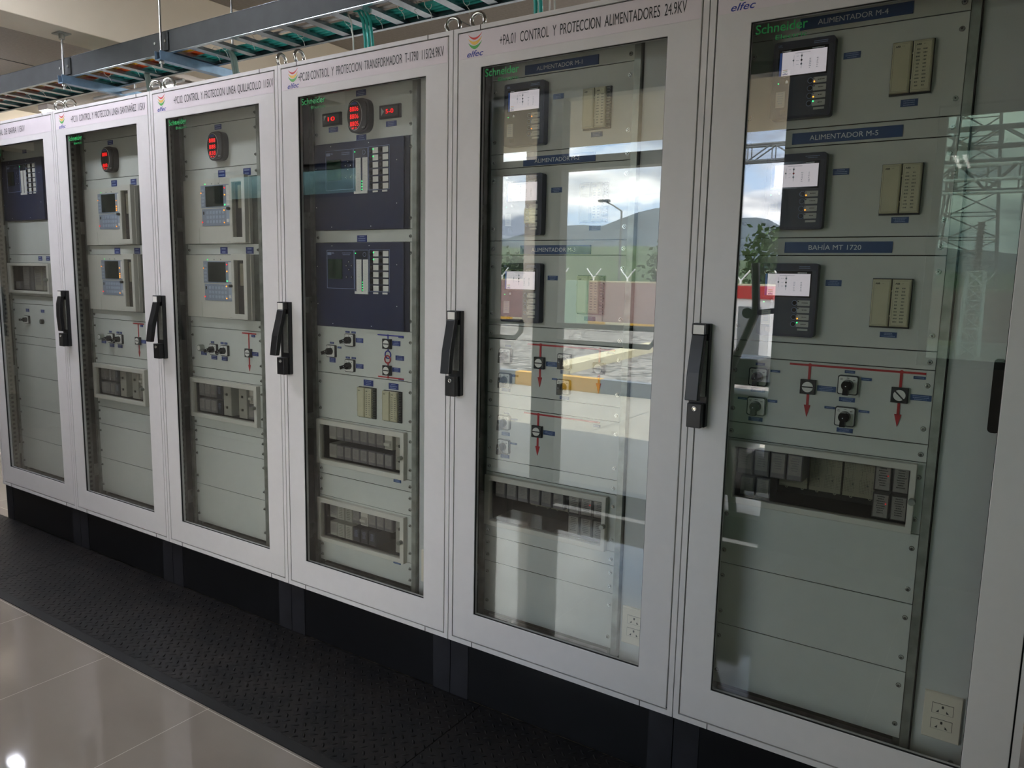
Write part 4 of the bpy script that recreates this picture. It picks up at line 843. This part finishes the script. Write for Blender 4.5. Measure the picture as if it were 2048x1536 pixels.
for sx in (-4.85,):
    solo(MB().box(-.2, .2, -6.2, 0, 0, .16, 'kerb_cream'), 'kerb', 'cream concrete kerb running off through the gravel', 'kerb', None, (sx, -9.7, -.27)).rotation_euler = (0, 0, radians(-6))
for j in range(30):
    solo(MB().box(0, 1.0, -.07, .07, 0, .14, 'kerb_cream' if j % 2 else 'kerb_yellow'), 'kerb_stone', 'far kerb stone in front of the pink perimeter wall', 'kerb', 'kerb along the perimeter wall', (-30 + j * 1.02, -23.4, -.27))
# perimeter wall with forked posts
def perimeter():
    w = thing('perimeter_wall', (-15, -26, -.3), 'long pink perimeter wall beyond the gravel', 'wall')
    b = MB()
    for i in range(24): b.box(-27 + i * 2.5, -27 + i * 2.5 + 2.47, 0, .12, 0, 1.62, 'wall_pink')
    b.box(-27, 33, -.02, .14, 1.62, 1.68, 'kerb_cream'); b.build('wall_panels', w)
    for i in range(36):
        x = -26 + i * 1.5; b = MB().box(x - .03, x + .03, .03, .09, 1.68, 1.80, 'white_render')
        for s_ in (-1, 1): b.tube([(x, .06, 1.78), (x + s_ * .32, .06, 2.16)], .028, 'white_render', 6)
        b.build('forked_post', w)
perimeter()
solo(MB().cyl((0, 0, 0), .24, 12, 'pole_concrete', axis=2, n=24, r2=.17).cyl((0, 0, 3.6), .245, .5, 'kerb_cream', axis=2), 'utility_pole', 'thick concrete utility pole standing on the gravel', 'pole', None, (-12.35, -20.8, -.3))
solo(MB().tube([(.42, .1, 0), (.40, .1, 6), (.38, .1, 12)], .03, 'steel_grey').tube([(.55, .1, 0), (.52, .1, 6), (.5, .1, 12)], .025, 'white_render'), 'down_conduit', 'thin pipes running down beside the concrete pole', 'conduit', None, (-12.35, -20.8, -.3))
def tbox():
    r = thing('transformer_kiosk', (-11.2, -21.5, -.3), 'pale green electrical kiosk with two yellow warning triangles', 'electrical box')
    MB().cham(-.6, .6, -.45, .45, 0, 1.68, 'box_green', .02).build('housing', r)
    for z in (.55, 1.15):
        MB().prism([(-.47, z), (-.15, z), (-.31, z + .34)][::-1], .45, .458, 'warn_yellow').build('warning_sign', r)
        MB().box(-.325, -.295, .459, .462, z + .08, z + .22, 'black_ink').build('warning_mark', r)
tbox()
def lamp(x, y, s=1):
    r = thing('street_lamp', (x, y, -.3), 'slim street lamp ' + ('left of the concrete pole' if s > 0 else 'far off by the wall at right'), 'street lamp')
    MB().cyl((0, 0, 0), .08, 5.2, 'steel_grey', axis=2, n=12, r2=.05).tube([(0, 0, 5.2), (.5 * s, 0, 5.5), (1.0 * s, 0, 5.75)], .04, 'steel_grey').build('pole', r)
    MB().box(min(.7 * s, 1.3 * s), max(.7 * s, 1.3 * s), -.12, .12, 5.68, 5.80, 'steel_grey').build('lamp_head', r)
lamp(-18.6, -25.2, 1); lamp(-15.2, -34, -1)
def house():
    r = thing('utility_booth', (-2.02, -12.0, -.3), 'small white booth with a red band round its top', 'booth')
    MB().box(-.36, .36, -.5, .3, 0, 1.44, 'white_render').build('wall', r); MB().box(-.40, .40, -.55, .34, 1.44, 1.66, 'red_band').build('roof_band', r); MB().box(-.2, .2, .29, .31, .1, 1.3, 'steel_grey').build('door', r)
house()
# steel structures of the substation
def truss(b, x0, x1, z0, z1, y, m, d=.5, n=12):
    for yy in (y, y + d):
        for z in (z0, z1): b.tube([(x0, yy, z), (x1, yy, z)], .05, m, 5)
        for i in range(n):
            a = x0 + (x1 - x0) * i / n; c = x0 + (x1 - x0) * (i + 1) / n; b.tube([(a, yy, z0 if i % 2 else z1), (c, yy, z1 if i % 2 else z0)], .03, m, 5); b.tube([(a, yy, z0), (a, yy, z1)], .025, m, 5)
def tower(b, x, y, z0, z1, w0, w1, m, n=12):
    def cn(t): w = w0 + (w1 - w0) * t; return [(x - w, y - w, z0 + (z1 - z0) * t), (x + w, y - w, z0 + (z1 - z0) * t), (x + w, y + w, z0 + (z1 - z0) * t), (x - w, y + w, z0 + (z1 - z0) * t)]
    A, B_ = cn(0), cn(1)
    for k in range(4): b.tube([A[k], B_[k]], .045, m, 5)
    for i in range(n):
        p, q = cn(i / n), cn((i + 1) / n)
        for k in range(4): b.tube([p[k], q[(k + 1) % 4]], .025, m, 5); b.tube([q[k], q[(k + 1) % 4]], .02, m, 5)
b = MB(); tower(b, 0, 0, 0, 12, 1.1, .35, 'steel_grey', 14); solo(b, 'lattice_tower', 'tall lattice steel tower in the switchyard', 'tower', None, (.3, -30, -.3))
b = MB(); truss(b, -8, 12, 6.0, 6.6, -28.3, 'steel_grey', n=22); solo(b, 'lattice_beam', 'upper lattice beam across the switchyard', 'steel beam')
b = MB(); truss(b, -5, 10, 4.4, 5.3, -26.6, 'steel_grey', n=18); solo(b, 'lattice_beam', 'lower deeper lattice beam across the switchyard', 'steel beam')
for k, z in enumerate((4.35, 4.12, 3.9)): solo(MB().tube([(-1.5, -20 - k, z), (9, -20 - k, z)], .045, 'white_render', 8), 'busbar_tube', 'white busbar tube crossing in front of the lattice beams', 'busbar', 'three white busbar tubes')
for k, x in enumerate((-.35, 1.05, 2.6)):
    r = thing('disconnector', (x, -20, -.3), 'switchgear insulator on a lattice stand in the yard', 'switchgear', 'insulator stands in the switchyard')
    b = MB(); tower(b, 0, 0, 0, 2.1, .22, .18, 'white_render', 6); b.build('stand', r)
    b = MB()
    for i in range(12): b.cyl((0, 0, 2.1 + i * .1), .13, .05, 'porcelain_brown', axis=2, n=14, r2=.07); b.cyl((0, 0, 2.15 + i * .1), .07, .05, 'porcelain_brown', axis=2, n=14)
    b.build('insulator', r)
for k in range(4):
    b = MB()
    for i in range(9): b.cyl((0, 0, -i * .09), .09, .05, 'porcelain_brown', axis=2, n=12, r2=.04)
    b.tube([(0, 0, .9), (0, 0, -1.6)], .015, 'steel_grey', 5); solo(b, 'hanging_insulator', 'string of brown insulators hanging from the lattice beam', 'insulator', 'insulator strings on the beams', (-2 + k * 1.9, -26.3, 5.1))
# hills and trees
def hill(nm, y, pts, m, depth):
    n = 80; V = []; rr = random.Random(len(nm))
    for j in range(9):
        t = j / 8
        for i in range(n + 1):
            x = pts[0][0] + (pts[-1][0] - pts[0][0]) * i / n
            for a, c in zip(pts, pts[1:]):
                if a[0] <= x <= c[0]: f = (x - a[0]) / (c[0] - a[0]); f = f * f * (3 - 2 * f); z = a[1] + (c[1] - a[1]) * f
            z += sin(x * .11) * 1.5 * abs(z) / 60 + rr.uniform(-.6, .6) * abs(z) / 60; V.append((x, y - depth * t, -3 + (z + 3) * sin(t * pi / 2)))
    F = [(j * (n + 1) + i, j * (n + 1) + i + 1, (j + 1) * (n + 1) + i + 1, (j + 1) * (n + 1) + i) for j in range(8) for i in range(n)]
    return MB().add(V, F, m, True).build(nm)
h1 = hill('hill', -700, ((-1400, 60), (-900, 75), (-690, 70), (-600, 92), (-520, 88), (-450, 118), (-400, 104), (-330, 96), (-250, 70), (-170, 76), (-60, 50), (60, 40), (300, 70), (700, 50)), 'hill_far', 500); structure(h1)
h2 = hill('hill', -160, ((-400, 30), (-240, 22), (-170, 14), (-120, 15), (-90, 10), (-60, 8), (0, 6), (80, 12), (200, 8)), 'hill_green', 120); structure(h2)
def tree(x, y, s, lab):
    r = thing('tree', (x, y, -.4), lab, 'tree', 'trees behind the perimeter wall'); rr = random.Random(int(x * 10))
    MB().cyl((0, 0, 0), .15 * s, 2.2 * s, 'bark', axis=2, n=8, r2=.08 * s).build('trunk', r); b = MB(); V = []; F = []
    for i in range(900):
        a, c = rr.uniform(0, 2 * pi), rr.uniform(-1, 1); q = rr.random() ** .33 * (1 + .25 * sin(3 * a + i % 5)); R_ = 1.5 * s
        p = Vector((R_ * q * math.sqrt(1 - c * c) * cos(a), R_ * q * math.sqrt(1 - c * c) * sin(a), 2.6 * s + R_ * .95 * q * c)); u = Vector((rr.uniform(-1, 1), rr.uniform(-1, 1), rr.uniform(-1, 1))).normalized() * .16 * s; w = u.orthogonal().normalized() * .10 * s
        k = len(V); V += [p - u, p + w, p + u, p - w]; F.append((k, k + 1, k + 2, k + 3))
    b.add(V, F, 'leaf').build('crown', r)
for x, y, s in ((-27, -33, 1.2), (-22.6, -31, 1.0), (-33, -34, 1.5), (-19.0, -30.5, .8), (-11, -31, .9), (-7, -33, 1.1), (-3.2, -30, .9)): tree(x, y, s, 'leafy green tree behind the pink perimeter wall')

def trolley():
    r = thing('standin_trolley', (.62, -2.75, -.02), 'stand-in loaded dark trolley, added to cover bright concrete outside the door', 'trolley')  # made-up load filling unclear dark shapes, hides bright concrete in the reflection
    b = MB()
    for x in (-.26, .26):
        for y in (-.2, .2): b.cyl((x, y, .08), .014, .80, 'steel_grey', axis=2, n=8)
    for z in (.16, .50, .84): b.box(-.28, .28, -.22, .22, z, z + .03, 'alu_dark')
    b.build('frame', r)
    for x in (-.26, .26):
        for y in (-.2, .2): MB().cyl((x - .012, y, .04), .04, .024, 'black_plastic', axis=0, n=16).build('wheel', r)
    for x, y, z, w, h, m in ((-.12, 0, .19, .13, .26, 'white_render'), (.13, .02, .19, .12, .22, 'steel_grey'), (0, 0, .53, .24, .24, 'box_green'), (-.1, 0, .87, .14, .12, 'slate')):
        MB().cham(x - w, x + w, y - .15, y + .15, z, z + h, m, .02).build('load', r, bevel=.01)
trolley()
def stand():
    r = thing('black_stand', (.66, -2.42, -.02), 'black upright stand with a bent arm beside the door', 'stand')
    MB().tube([(-.03, 0, .03), (-.10, 0, .5), (-.10, 0, .95), (.02, 0, 1.28), (.0, 0, 1.55)], .024, 'black_plastic', 10).build('pole', r); MB().tube([(.0, 0, 1.27), (.14, 0, 1.29)], .016, 'black_plastic').cyl((-.02, -.03, 1.27), .03, .06, 'black_plastic').build('arm', r)
    MB().cyl((-.03, 0, 0), .16, .03, 'black_plastic', axis=2, n=24).build('base', r)
stand()
